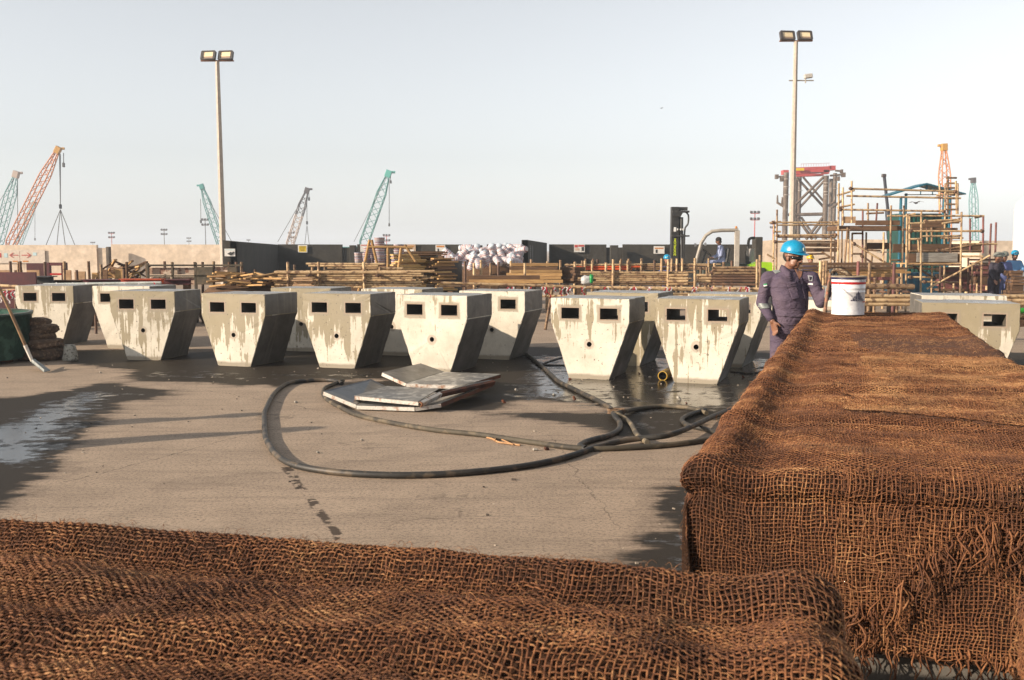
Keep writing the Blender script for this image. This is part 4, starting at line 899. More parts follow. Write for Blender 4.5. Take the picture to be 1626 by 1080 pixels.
# debris
dnm = 0
deb = [(1015, 594), (1032, 600), (895, 612), (905, 603), (820, 621), (1078, 635), (1090, 641), (575, 700), (850, 716), (868, 715), (160, 593), (505, 720), (912, 634), (880, 628), (975, 601), (800, 640), (650, 600), (470, 640), (1180, 600), (865, 588)]
for i, (x, y) in enumerate(deb):
    s_ = random.uniform(.015, .045); m_ = MB(); m_.box((0, 0, s_ * .35), (s_ * 1.5, s_, s_ * .7), 0, (random.random(), random.random(), random.random()), s_ * .3)
    o = m_.build('stone_chip', plain('chip', (.42, .38, .32), .9) if i % 3 else RUST); o.location = G(x, y, 0); tag(o, 'small stone chip lying on the open concrete floor', 'stone', 'small stone chips scattered on the yard')
rsg = np.random.RandomState(3); m_ = MB()
for i in range(420):
    if i < 300: X_, Y_ = rsg.uniform(-5, 4), 2.6 + 11 * rsg.rand() ** 1.5
    else: X_, Y_ = rsg.uniform(-7, 4), rsg.uniform(11.5, 14.5)
    s_ = rsg.uniform(.003, .009) * (1.8 if rsg.rand() < .08 else 1); m_.box((X_, Y_, s_ * .4), (s_ * 2, s_ * 1.5, s_), int(rsg.rand() < .35), tuple(rsg.uniform(-.5, .5, 3)))
tag(m_.build('gravel', [plain('grit_pale', (.45, .38, .30), .9), plain('grit_dark', (.10, .08, .065), .9)]), kind='stuff')
# ------------------------------------------------------------ left corner: skip, shovel, sacks, cone
sk = empty('mixing_tub', (0, 0, 0)); tag(sk, 'green round steel tub at the left edge of the yard', 'tub'); Yt = 14.4
pR = W(50, 500, Yt); rt = .98; cx = pR.x - rt - .22; ztop = W(40, 499, Yt).z; sk.location = (cx, Yt + .25, 0)
m_ = MB(); m_.lathe([(rt * .97, .06), (rt, .12), (rt, ztop - .03), (rt + .015, ztop - .03), (rt + .015, ztop), (rt - .025, ztop), (rt - .03, .15), (.0005, .12)], 44); m_.build('drum', worn('green_paint', (.022, .085, .060), (.012, .040, .030), 3, .45, 0, (1, 1, 1), (.4, .65), .003, .5, 0, c3=(.05, .12, .09)), sk)
m_ = MB(); m_.lathe([(rt - .035, ztop - .006), (rt + .02, ztop + .001), (rt + .02, ztop + .012), (rt - .035, ztop + .012)], 44); m_.build('rim', worn('rim_mortar', (.42, .42, .36), (.25, .27, .22), 6, .8), sk)
for k in range(3): MB().box((.6 * math.cos(k * 2.1), .6 * math.sin(k * 2.1), .03), (.3, .12, .06), 0).build('foot', RUST, sk)
sh = empty('shovel', G(60, 585, .02)); tag(sh, 'square shovel with a long wooden handle leaning on the green tub', 'shovel'); O_ = sh.location
top, mid_ = W(-6, 446, 13.35) - O_, W(49, 572, 12.9) - O_
mid_ = G(51, 573, .14) - O_; MB().tube([top, top.lerp(mid_, .55) + Vector((0, 0, .01)), top.lerp(mid_, .82)], [.020, .021, .022], 10).build('handle', worn('ash_handle', (.42, .25, .12), (.26, .15, .08), 7, .6), sh)
MB().tube([top.lerp(mid_, .80), mid_], [.026, .022], 10).build('socket', CHALK, sh)
q = [G(48, 574, .13), G(55, 571, .12), G(80, 589, .01), G(70, 591.5, .01)]; P = [p - O_ for p in q]; m_ = MB(); m_.prism(P, (0, .0, .012)); m_.prism([P[0], P[3], P[3] + Vector((0, 0, .04)), P[0] + Vector((0, 0, .05))], (.006, .004, 0)); m_.build('blade', worn('blade_mortar', (.36, .38, .36), (.20, .22, .22), 10, .7), sh)
sackm = worn('sack_brown', (.13, .080, .050), (.07, .045, .032), 9, .95, 0, thr=(.35, .7), bump=.02, c3=(.22, .14, .085))
def lump(c, d, seed, rz=0.0, amp=.18, mat=None, name='sack', fr=4.0, seg=26, rings=16):
    m_ = MB(); m_.ell((0, 0, 0), (1, 1, 1), 0, None, seg, rings); v2 = []
    for v in m_.v:
        p = Vector(v); k = 1 + amp * noise.fractal(p * fr * .45 + Vector((seed, 0, seed)), .8, 2, 4); sq = lambda t: math.copysign(abs(t) ** .7, t); p = Vector((sq(p.x), sq(p.y), sq(p.z))) * k
        v2.append((p.x * d[0], p.y * d[1], p.z * d[2]))
    m_.v = v2; o = m_.build(name, mat or sackm); o.location = c; o.rotation_euler.z = rz; return o
for i, (x, y, z, d, lab) in enumerate([(74, 560, .10, (.25, .3, .10), 'lowest folded sack of the brown heap, beside the cone'), (58, 558, .10, (.30, .34, .10), 'wide flat sack at the base of the brown heap, touching the green tub'), (68, 558, .25, (.26, .3, .08), 'flat sack just above the two lowest of the brown heap'),
     (64, 548, .37, (.20, .2, .08), 'rolled sack in the middle of the brown heap'), (69, 541, .47, (.17, .2, .08), 'crumpled sack high on the brown heap by the rear block'), (60, 532, .57, (.14, .17, .07), 'topmost sack of the brown heap next to the tub')]):
    p = G(x, y, z); p = Vector(W(x, 500, 14.95)); p.z = z; o = lump(p, d, i * 3.7, .3 * i, .16, name='burlap_sack', fr=4.2, seg=40, rings=26); tag(o, lab, 'sack', 'brown sacks heaped behind the green tub')
cn = G(112, 572, 0); m_ = MB(); pr = [(.0005, 0), (.115, 0), (.112, .03), (.098, .12), (.085, .2), (.07, .235), (.0005, .24)]; m_.lathe(pr, 20); m_.v = [(x * (1 + .1 * noise.noise(Vector((x, y, z)) * 14)), y * (1 + .1 * noise.noise(Vector((y, x, z)) * 14)), z) for x, y, z in m_.v]
o = m_.build('concrete_cone', worn('rough_cone', (.50, .47, .40), (.20, .18, .15), 24, .95, 0, (1, 1, 1), (.5, .62), .008)); o.location = cn; tag(o, 'rough little concrete cone standing in front of the brown sack heap', 'concrete cone')
# ------------------------------------------------------------ middle ground stock
TUBE = worn('scaffold_tube', (.34, .225, .125), (.20, .12, .065), 4, .65, .15, (1, 1, 1), (.4, .62), .001, .4, .35, c3=(.10, .05, .03))
TUBE_L = worn('scaffold_tube_pale', (.60, .43, .24), (.42, .27, .14), 4, .6, .1, (1, 1, 1), (.4, .62), .001, .4, .2, c3=(.20, .12, .07))
TUBE_R = worn('tube_red_oxide', (.22, .08, .07), (.13, .05, .045), 4, .65); TUBE_D = worn('tube_dark_rust', (.085, .045, .03), (.17, .09, .05), 5, .7)
TIM = worn('timber_stock', (.52, .32, .13), (.34, .19, .08), 3, .8, 0, (1, 6, 6), (.35, .65), .002, .3, .3); TIM_D = worn('timber_dark', (.17, .095, .05), (.10, .055, .032), 3, .85, 0, (1, 6, 6), (.35, .65), .002, .3, .3)
TIM_Y = worn('timber_yellow', (.62, .42, .17), (.45, .28, .11), 3, .8, 0, (1, 6, 6), (.35, .65), .002, .3, .25); TIM_G = worn('timber_grey', (.30, .28, .25), (.20, .18, .155), 4, .85, 0, (1, 6, 9), (.4, .6)); PLY = worn('plywood_face', (.50, .33, .19), (.38, .23, .13), 3.5, .8, 0, (1, 1, 2), (.4, .65), .001, .3, .12)
ORG = worn('orange_paint', (.62, .10, .025), (.45, .07, .02), 5, .5); MAR = worn('maroon_paint', (.10, .018, .022), (.06, .014, .018), 5, .5)
def pole_obj(a, b, r, mat, name='scaffold_tube', parent=None, seg=8):
    a, b = Vector(a), Vector(b)
    if parent: a, b = a - parent.location, b - parent.location; return MB().tube([a, b], r, seg).build(name, mat, parent)
    return MB().tube([a, b], r, seg).build(name, mat, origin=a)
def tube_stack(x0, x1, y0, y1, Y, lab, grp, r=.0243, posts=(), mats=(TUBE, TUBE_L), rag=.35, post_top=8, dx=0.0, deep=1, pr=.03, name='scaffold_tube', cat='tube', zmin=None):
    """tubes lying across the view from row y1 (lowest seen) up to y0, carried by a rack with posts"""
    zt, zb = W(800, y0, Y).z, W(800, y1, Y).z; n = max(1, int((zt - zb) / (2 * r) + .5)); X0, X1 = W(x0, y0, Y).x, W(x1, y0, Y).x
    rk = empty('storage_rack', ((X0 + X1) / 2, Y, 0)); tag(rk, 'steel post rack holding ' + lab, 'rack'); O_ = rk.location
    for px in posts:
        X = W(px, y0, Y - r - pr).x; pole_obj((X, Y - r - pr - .005, 0), (X + random.uniform(-.02, .02), Y - r - pr - .005, zt + post_top / 1580 * Y), pr, TUBE_L, 'post', rk)
    for px in (posts or (x0 + (x1 - x0) * .25, x0 + (x1 - x0) * .75)):
        X = W(px, y0, Y).x; pole_obj((X + .06, Y - .25, zb - r - .03), (X + .06, Y + .45, zb - r - .03), .028, TUBE_D, 'bearer', rk); pole_obj((X + .06, Y + .35, 0), (X + .06, Y + .35, zt + .1), pr, TUBE, 'post', rk)
    for d in range(deep):
        for i in range(n):
            z = zb + 2 * r * i + r * .2; a, b = X0 + random.uniform(-rag, rag * .4), X1 + random.uniform(-rag * .4, rag)
            tl = random.uniform(-.01, .01); o = pole_obj((a, Y + d * 2.1 * r + random.uniform(-.012, .012), z), (b, Y + d * 2.1 * r + dx, z + tl), r * random.uniform(.93, 1.0), random.choice(mats), name, None, 9); tag(o, lab + ((', rear layer ' if d else ', front layer ') if deep > 1 else ', ') + (ORD[i] + ' up' if n > 1 or deep > 1 else 'single'), cat, grp)
def plank(c, d, mat, lab, grp, rz=0.0, name='plank', tilt=0.0, cat='plank'):
    m_ = MB(); m_.box((0, 0, 0), d, 0, None, .004); o = m_.build(name, mat); o.location = c; o.rotation_euler = (0, tilt, rz); tag(o, lab, cat, grp); return o
def plank_stack(x0, x1, y0, y1, Y, lab, grp, wd=.22, th=.038, mats=(TIM,), rag=.15, rz=0.0, rzj=.06):
    zt, zb = W(800, y0, Y).z, W(800, y1, Y).z; X0, X1 = W(x0, y0, Y).x, W(x1, y0, Y).x; z = zb; i = 0
    sp = empty('bearer_stand', ((X0 + X1) / 2, Y, 0)); tag(sp, 'timber stand under ' + lab, 'stand')
    for fx in (.2, .8):
        X = (X0 - X1) * .5 * (1 - 2 * fx); MB().box((X, 0, (zb - .01) / 2), (.12, wd * 1.3, max(.02, zb - .024)), 0).build('leg', TIM_D, sp)
    while z < zt:
        L = (X1 - X0) * random.uniform(.82, 1.04); plank(((X0 + X1) / 2 + random.uniform(-rag, rag), Y + random.uniform(-.05, .05), z + th / 2), (L, wd, th), random.choice(mats), lab + ', ' + ORD[i] + ' up', grp, rz + random.uniform(-rzj, rzj)); z += th + random.choice((.002, .002, .012)); i += 1
# racks, left to right
tube_stack(455, 665, 428, 456, 22.0, 'pale scaffold tube in the left rack behind the dry block', 'tubes in the left rack', posts=(458, 507, 579), mats=(TUBE_L, TUBE, TUBE_L), post_top=12, deep=2)
tube_stack(432, 650, 432, 433, 21.7, 'loose tube lying in front of the left rack tubes', 'loose tubes at the left rack', r=.03, mats=(TUBE_L,))
for i, (xa, xb, yy) in enumerate([(486, 612, 419), (490, 600, 422), (520, 640, 426)]):
    tag(pole_obj(W(xa, yy, 22.1), W(xb, yy + .5, 22.1), .026, TUBE_L), ['topmost', 'middle', 'lowest'][i] + ' spare tube lying along the top of the left tube rack', 'tube', 'spare tubes on top of the left rack')
plank_stack(466, 500, 441, 458, 21.6, 'plywood offcuts stacked at the foot of the left tube rack', 'plywood offcuts', .3, .03, (PLY,), .02)
plank_stack(626, 672, 405, 461, 25.4, 'yellow plank with its sawn end showing in the tall front pile', 'planks of the tall front pile', .24, .038, (TIM, TIM_Y, TIM_Y), .12, rz=.5)
plank_stack(652, 706, 401, 461, 26.2, 'yellow plank in the broad pile behind the tall one', 'planks of the broad pile', .26, .040, (TIM, TIM_Y, TIM_D), .16, rz=.25)
plank_stack(686, 722, 410, 461, 25.6, 'plank in the right pile below the white bags', 'planks of the right pile', .24, .038, (TIM, TIM_Y, TIM_D), .12, rz=.4)
plank_stack(640, 716, 402, 405, 26.0, 'long grey brown board laid over the plank piles', 'boards over the plank piles', .5, .035, (TIM_D, TIM_G), .1)
m_ = MB(); c = W(712, 432, 26.6)                                        # dark drum / roll between piles
tag(m_.lathe([(.0005, 0), (.36, 0), (.37, .02), (.37, .5), (.355, .52), (.37, .54), (.37, 1.05), (.36, 1.08), (.0005, 1.08)], 26, 0, Matrix.Translation((c.x, c.y, .28))).build('drum', worn('drum_dark', (.06, .055, .05), (.10, .075, .055), 4, .6)), 'dark steel drum standing right of the plank piles', 'drum')
plank_stack(742, 862, 439, 450, 23.0, 'brown formwork beam in the near pile with a dark cross mark', 'beams of the near pile', .2, .09, (TIM, TIM_D), .05, rzj=.01)
plank_stack(806, 892, 421, 449, 26.0, 'long brown beam in the rear pile between posts', 'beams of the rear pile', .3, .08, (TIM, TIM, TIM_D), .06, rzj=.01)
plank_stack(893, 925, 424, 450, 26.3, 'dark beam stacked end on beside the rear pile', 'dark beams stacked end on', .5, .07, (TIM_D,), .04, rz=.9)
tube_stack(700, 905, 452, 455, 24.0, 'long rusty tube lying low before the beam piles', 'long rusty tubes before the beams', posts=(753, 833), mats=(TUBE_D, TUBE), post_top=34)
tube_stack(938, 1082, 428, 452, 24.0, 'pale tube stacked in the centre rack right of the beams', 'tubes in the centre rack', posts=(973, 1060), mats=(TUBE_L, TUBE_L, TUBE), post_top=16, deep=2)
tube_stack(1062, 1092, 434, 452, 23.6, 'short tube piece cut square at its right end, below the mast', 'short tubes below the mast', r=.035, posts=(1104,), mats=(TUBE_L, TUBE), post_top=24, rag=.03)
tube_stack(1108, 1128, 431, 447, 23.8, 'short tube between the post and the dark bundle', 'short tubes beside the dark bundle', r=.035, mats=(TUBE_L,), rag=.03)
tube_stack(1130, 1203, 420, 452, 26.0, 'dark rusty tube tied in the bundle left of the worker', 'dark tubes in the tied bundle', r=.036, posts=(1203, 1207), mats=(TUBE_D, TUBE, TUBE_D), post_top=8, rag=.12)
tube_stack(905, 1000, 417, 428, 27.5, 'orange primed tube in the frames behind the beams', 'orange tubes behind the beams', r=.03, posts=(928, 940, 985, 997), mats=(ORG, TUBE_L, TUBE), post_top=3)
tube_stack(1005, 1125, 416, 428, 28.0, 'tube lying high in the rear rack in front of the forklift', 'tubes in the rear rack', posts=(1018, 1050, 1066, 1074, 1083, 1126), mats=(TUBE, TUBE_L), post_top=5)
for i, px in enumerate((714, 727, 739, 765, 780, 790, 811, 842, 849, 868, 890, 902, 912, 923, 950, 962, 1000, 1040, 1135, 1150, 1163)):
    Y = 27.0 + (i % 3) * .5; tag(pole_obj((W(px, 420, Y).x, Y, 0), (W(px, 420, Y).x + random.uniform(-.03, .03), Y, W(px, 412 + (i * 5) % 7, Y).z), .035, (TUBE_L, TUBE, TUBE_D)[i % 3], 'rack_post'), ORD[i] + ' upright rack post from the left behind the beam piles', 'post', 'rack posts behind the piles')
# fence with red and white tape
RW = worn('tape_white', (.75, .72, .70), (.60, .56, .54), 8, .5); RR_ = plain('tape_red', (.50, .015, .04), .5)
fe = empty('tape_fence', (W(960, 460, 20.5).x, 20.5, 0)); tag(fe, 'tube barrier with red and white tape knots behind the right front blocks', 'barrier')
for (xa, ya, xb, yb, r) in [(806, 452, 1000, 458, .028), (905, 456, 1216, 459, .030), (700, 449, 935, 456, .026), (860, 455, 1205, 463, .028), (835, 470, 1210, 471, .026), (1000, 467, 1215, 466, .024)]:
    pole_obj(W(xa, ya, 20.5), W(xb, yb, 20.5), r, TUBE_L, 'rail', fe)
for (xa, ya, xb, yb) in [(878, 452, 867, 517), (1008, 452, 1008, 520), (1207, 405, 1207, 510), (836, 450, 838, 512), (1120, 454, 1122, 512)]:
    p, q = W(xa, ya, 20.55), W(xb, yb, 20.55); q = p + (q - p) * (p.z / max(.05, p.z - q.z)); pole_obj(p, q, .030, TUBE, 'post', fe)
def tape(px, py, Y, parent, n=3, mats=(RW, RR_)):
    for k in range(n):
        p = W(px + random.uniform(-3, 3), py, Y) - (parent.location if parent else Vector()); L = random.uniform(.10, .24); m_ = MB(); vs = []
        a = random.uniform(-.6, .6)
        for i in range(6):
            t = i / 5; c = p + Vector((math.sin(a) * L * t + .02 * math.sin(t * 9 + k), -.035 - .02 * math.sin(t * 5), .03 - L * t)); vs += [c - Vector((.013, 0, .0)), c + Vector((.013, .006 * (i % 2), 0))]
        m_.add(vs, [(2 * i, 2 * i + 1, 2 * i + 3, 2 * i + 2) for i in range(5)]); o = m_.build('tape', mats[(k + int(px)) % 2], parent); s_ = o.modifiers.new('t', 'SOLIDIFY'); s_.thickness = .002
for px in (808, 814, 842, 862, 866, 880, 893, 902, 905, 925, 962, 1003, 1008, 1030, 1060, 1064, 1100, 1104, 1130, 1157, 1175, 1180, 1186, 1190, 1030): tape(px, 458, 20.46, fe, 2)
fl = empty('tape_fence', (W(60, 470, 19.5).x, 19.5, 0)); tag(fl, 'long painted tube rail with hanging tape behind the leftmost blocks', 'barrier')
pole_obj(W(-60, 451, 19.5), W(28, 455, 19.5), .03, TUBE_L, 'rail', fl); pole_obj(W(70, 452, 19.5), W(256, 449, 19.5), .028, worn('rail_grey', (.42, .45, .42), (.30, .32, .30), 5, .5), 'rail', fl); pole_obj(W(-60, 462, 19.5), W(34, 460, 19.5), .022, TUBE_L, 'rail', fl)
for px in (-40, 24, 150, 250): p = W(px, 455, 19.6); pole_obj((p.x, 19.6, 0), (p.x, 19.6, p.z + .03), .028, TUBE_D, 'post', fl)
for i in range(9): tape(2 + i * 4, 462 + (i % 2) * 3, 19.44, fl, 2)
for px in (92, 118, 140, 168, 196, 222, 245): tape(px, 451, 19.44, fl, 1)
m_ = MB(); c = W(14, 502, 20.2); m_.box((c.x, 20.25, .62), (1.15, .04, 1.16), 0, None, .01); tag(m_.build('dark_board', MAR), 'dark maroon board standing behind the green tub', 'board')
# left stock
def beam(x0, x1, y0, y1, Y, dp, mat, lab, cat='beam', name='steel_beam', grp=None):
    a, b = W(x0, y0, Y), W(x1, y1, Y); m_ = MB(); h = a.z - b.z; L = b.x - a.x; x, y, z = (a.x + b.x) / 2, Y + dp / 2, (a.z + b.z) / 2
    m_.box((0, 0, h / 2 - h * .07), (L, dp, h * .14)); m_.box((0, 0, -h / 2 + h * .07), (L, dp, h * .14)); m_.box((0, 0, 0), (L, dp * .12, h * .72))
    r_ = empty(name, (x, y, z)); tag(r_, lab, cat, grp); m_.build('profile', mat, r_)
    for sx in (-.35, .35): MB().box((sx * L, 0, -(z + h / 2) / 2 - h * .0 + (-h / 2 + (z + h / 2) / 2 - z / 2) * 0 - 0), (.1, dp * .8, max(.02, z - h / 2 - .002)), 0, None).build('support', TIM_D, r_).location.z = -h / 2 + 0 - 0 + (z + h / 2) / 2 - (z - h / 2) / 2 - .001
    return r_
beam(-20, 40, 438, 450, 21.5, .25, TIM_D, 'grey brown beam lying at the far left edge'); beam(41, 78, 439, 450, 21.3, .4, worn('black_steel', (.02, .02, .02), (.035, .03, .03), 5, .5), 'short black beam beside the maroon frame')
beam(79, 128, 445, 451, 21.6, .3, TIM_D, 'thin brown beam between the black and dark red beams'); beam(128, 188, 444, 450, 21.4, .3, MAR, 'dark red beam lying left of the orange one'); beam(188, 256, 443, 451, 21.2, .3, ORG, 'bright orange beam lying before the stone coloured boards'); beam(256, 300, 444, 452, 21.6, .3, MAR, 'maroon beam end right of the orange one')
fm = empty('maroon_stand', W(75, 440, 24)); tag(fm, 'maroon steel frame with a closed panel standing by the arrow sign', 'steel frame')
def fbox(x0, x1, y0, y1, Y, dp, mat, name, root):
    a, b = W(x0, y0, Y) - root.location, W(x1, y1, Y) - root.location; ym = min((y0 + y1) / 2, 430); a.x, b.x = W(x0, ym, Y).x - root.location.x, W(x1, ym, Y).x - root.location.x
    return MB().box(((a.x + b.x) / 2, (a.y + b.y) / 2 + dp / 2, (a.z + b.z) / 2), (abs(b.x - a.x), dp, abs(a.z - b.z)), 0, None, .005).build(name, mat, root)
fbox(42, 70, 418, 440, 24, .05, MAR, 'panel', fm); fbox(71, 79, 417, 446, 24, .1, MAR, 'post', fm); fbox(97, 105, 417, 446, 24, .1, MAR, 'post', fm); fbox(79, 97, 417, 422, 24, .08, MAR, 'rail', fm); fbox(79, 97, 434, 437, 24, .04, RED, 'rail', fm); fbox(44, 66, 446, 490, 24, .05, MAR, 'panel', fm)
def pile_boards(items, Y, grp):
    for i, (x0, x1, y0, y1, lab, mat) in enumerate(items):
        a, b = W(x0, y0, Y), W(x1, y1, Y); o = MB().box((0, 0, -a.z / 2), (b.x - a.x, .035, a.z), 0, None, .004).build('plywood_board', mat); o.location = ((a.x + b.x) / 2, Y + random.uniform(-.1, .1), a.z); tag(o, lab, 'board', grp)
pile_boards([(-8, 18, 429, 442, 'plywood board at the far left edge before the cream wall', PLY), (20, 33, 429, 442, 'narrow plywood board left of the maroon frame', TIM_D), (41, 62, 429, 442, 'plywood board leaning before the maroon panel', PLY), (104, 115, 429, 442, 'bright plywood board right of the maroon frame', PLY), (116, 126, 432, 442, 'low plywood board between two posts', PLY), (127, 139, 431, 442, 'square plywood board before the cream wall', PLY), (146, 157, 433, 443, 'small board left of the scrap timber heap', TIM), (159, 172, 428, 443, 'board standing under the scrap timber heap', TIM_D), (184, 197, 427, 443, 'tan board at the right of the scrap timber heap', TIM)], 23.2, 'plywood boards standing along the left')
LP_ = [18, 28, 34, 71, 100, 142, 123, 160, 201, 196, 152, 234, 262, 274, 311, 320, 338, 363, 377, 382, 404, 386]
for i, (px, yt) in enumerate([(18, 415), (28, 416), (34, 415), (71, 416), (100, 415), (142, 415), (123, 429), (160, 420), (201, 416), (196, 428), (152, 440), (234, 415), (262, 415), (274, 416), (311, 416), (320, 416), (338, 415), (363, 416), (377, 416), (382, 416), (404, 428), (386, 430)]):
    Y = 22.9; tag(pole_obj((W(px, yt, Y).x, Y, 0), (W(px, yt, Y).x + random.uniform(-.03, .03), Y, W(px, yt, Y).z), .033, (TUBE_D, TUBE, TIM_D)[i % 3], 'rack_post'), 'thin upright post among the left hand boards, number ' + ORD[i] if False else ORD[sorted(LP_).index(px)] + ' thin upright post from the left among the plywood boards', 'post', 'posts among the left boards')
# scrap heap of short timbers
random.seed(21)
for i in range(34):
    x, y = random.uniform(172, 226), random.uniform(416, 444); y = max(y, 416 + abs(x - 185) * .35); p = W(x, y, 24.2 + random.uniform(-.4, .4)); L = random.uniform(.25, .8)
    o = MB().box((0, 0, 0), (L, .07, .04), 0, None, .004).build('scrap_timber', random.choice((TIM_D, TIM_D, TIM))); o.location = p; o.rotation_euler = (random.uniform(-.3, .3), random.uniform(-.6, .6), random.uniform(-1.2, 1.2)); tag(o, 'dark scrap timber piece thrown on the heap left of the plywood formwork', 'timber', 'scrap timber pieces on the heap')
o = lump(W(200, 447, 24.3), (.85, .5, .5), 5.1, 0, .25, TIM_D, 'rubble_heap', 6); o.location.z = .45; tag(o, 'dark rubble heap under the scrap timber', 'heap')
m_ = MB(); m_.tube(catmull([W(x, y, 23) for x, y in ((205, 443), (212, 436), (219, 433), (223, 440), (216, 445), (222, 446))], 6), .014, 6); tag(m_.build('hose', plain('hose_yellow', (.45, .28, .08), .6)), 'yellow hose loop hanging on the scrap timber heap', 'hose')
# plywood formwork with dark frame
ff = empty('formwork_panel', W(290, 435, 22.6)); tag(ff, 'stained plywood formwork with dark timber frame, left of the plank heap', 'formwork')
for (x0, x1, y0, y1) in ((236, 272, 425, 436), (275, 309, 425, 436), (272, 309, 440, 453), (341, 362, 424, 436), (238, 270, 440, 453)): fbox(x0, x1, y0, y1, 22.6, .03, worn('ply_stained', (.46, .30, .21), (.56, .44, .34), 4, .8, c3=(.25, .12, .08)), 'plywood', ff)
for (x0, x1, y0, y1) in ((234, 311, 420, 423), (236, 362, 437, 439.5), (309, 341, 420, 423), (312, 338, 424, 452), (232, 236, 418, 520), (308, 312, 417, 520), (272, 275, 417, 520), (361, 376, 424, 446), (339, 385, 420, 423)): fbox(x0, x1, y0, y1, 22.5, .06, worn('frame_dark', (.055, .045, .03), (.11, .08, .05), 6, .8), 'frame_timber', ff)
random.seed(33)
for i in range(46):
    t = random.random(); x = 345 + 88 * t + random.uniform(-4, 4); top_ = 432 + 10 * abs(t - .35); y = random.uniform(top_, 453); p = W(x, y, 22.4 + random.uniform(-.5, .5))
    o = MB().box((0, 0, 0), (random.uniform(.5, 1.0), .1, .035), 0, None, .004).build('plank', random.choice((TIM, TIM, TIM_D))); o.location = p; o.rotation_euler = (random.uniform(-.1, .1), random.uniform(-.15, .15), random.uniform(-.9, .9)); tag(o, 'loose yellow plank in the untidy heap before the black wall', 'plank', 'loose planks in the untidy heap')
o = lump(W(388, 452, 22.6), (1.1, .5, .45), 6.1, 0, .2, TIM_D, 'timber_heap', 6); o.location.z = .38; tag(o, 'dark timber heap under the loose yellow planks', 'heap')
# timber trestle
tr_ = empty('timber_trestle', (W(590, 420, 24.5).x, 24.5, 0)); tag(tr_, 'timber trestle of crossed poles with a long top rail above the left rack', 'trestle')
for (xa, ya, xb, yb) in ((587, 381, 577, 428), (590, 381, 600, 424), (585, 392, 655, 393), (637, 392, 633, 425), (643, 389, 660, 415), (616, 392, 616, 425)): p, q = W(xa, ya, 24.5), W(xb, yb, 24.5); q = p + (q - p) * (p.z / (p.z - q.z)) if abs(ya - yb) > 20 and (p.z - q.z) > .3 and abs(xa - xb) < 12 else q; pole_obj(p, q, .035, TIM, 'pole', tr_)
# pails, bags
def mk_bag():
    t = NT('striped_bag'); tc = t.n('TexCoord').outputs['Object']; sx = t.n('SeparateXYZ'); t.l(tc, sx.inputs[0]); z = t.math('FRACT', t.math('MULTIPLY', sx.outputs[2], 9.0)); n = t.noise(tc, 9, 4)
    c = t.mix(n, (.74, .68, .66), (.50, .44, .44)); k1 = t.math('LESS_THAN', z, .16); k2 = t.math('LESS_THAN', t.math('ABSOLUTE', t.math('SUBTRACT', z, .5)), .07); c = t.mix(t.math('MULTIPLY', k1, .9), c, (.28, .02, .05)); c = t.mix(t.math('MULTIPLY', k2, .8), c, (.06, .08, .24)); t.set(c, .7); t.bump(n, .01, .6); return t.m
BAG = mk_bag(); BAGL = plain('pail_lid', (.55, .62, .68), .5)
k = 0
for (px, n, yb) in ((570, 2, 417), (583, 3, 417), (592, 4, 420), (603, 5, 420), (611, 2, 419), (634, 4, 421), (627, 2, 421), (577, 1, 421)):
    Y = 30.0 + (k % 3) * .35; X = W(px, yb, Y).x; zb = W(px, yb + 2, Y).z; r_ = .125 if n < 4 else .16
    for j in range(n):
        rt_ = empty('striped_pail', (X + random.uniform(-.02, .02), Y, zb + j * .17)); m_ = MB(); m_.lathe([(.0005, 0), (r_ * .9, 0), (r_, .15), (r_ * 1.05, .155), (r_ * 1.05, .166), (.0005, .168)], 18); m_.build('body', BAG, rt_)
        tag(rt_, ORD[j] + ' striped pail up in the stack ' + ['at the far left', 'second from left', 'below the faded sign', 'tallest of all', 'right of the tallest', 'with a wide rim near planks', 'left of the plank piles', 'single in front'][k], 'pail', 'striped pails stacked before the black wall')
    sb = MB().box((X, Y, zb / 2 - .002), (.5, .5, zb - .004), 0, None, .02).build('pallet_stack', TIM_D); tag(sb, 'dark pallet stack under the striped pails, ' + ORD[k] + ' built', 'pallet', 'pallet stacks under the pails'); k += 1
random.seed(5)
def bag(px, py, Y, s, rot, lab):
    rt_ = empty('striped_bag', W(px, py, Y)); rt_.rotation_euler = rot; m_ = MB(); m_.ell((0, 0, 0), (1, 1, 1), 0, None, 20, 14); v2 = []
    sd__ = random.random() * 50
    for v in m_.v:
        p = Vector(v); kk = 1 + .30 * noise.noise(p * 2.1 + Vector((sd__, 0, 0))); q = math.copysign(abs(p.z) ** .45, p.z); h = math.hypot(p.x, p.y) ** .35 if math.hypot(p.x, p.y) > 0 else 0; rr = math.hypot(p.x, p.y) + 1e-6
        v2.append((p.x / rr * h * .135 * s * kk, p.y / rr * h * .11 * s * kk, q * .26 * s))
    m_.v = v2; m_.build('body', BAG, rt_); m_ = MB(); m_.lathe([(.0005, .265 * s), (.09 * s, .265 * s), (.10 * s, .25 * s), (.10 * s, .22 * s)], 16); m_.build('lid', BAGL, rt_); tag(rt_, lab, 'bag', 'striped white bags thrown on the pile')
bl = [(741, 394), (770, 397), (803, 393), (716, 412), (779, 412), (728, 417), (818, 416), (706, 407), (714, 404), (722, 410), (730, 412), (735, 404), (738, 416), (747, 409), (752, 400), (757, 397), (757, 412), (765, 405), (772, 411), (776, 403), (783, 398), (788, 407), (794, 395), (797, 406), (800, 413), (806, 401), (811, 409), (815, 396), (819, 404), (824, 411), (826, 398), (822, 392), (744, 400), (768, 414), (812, 414), (790, 415), (750, 417), (760, 418)]
for i, (x, y) in enumerate(bl): bag(x, y, 30 + (y - 395) * -.05 + random.uniform(-.3, .3), random.uniform(.72, .95), (random.uniform(.3, 1.9), random.uniform(-.5, .5), random.uniform(0, 6)), ORD[sorted(bl).index((x, y))] + ' striped white bag from the left in the thrown pile')
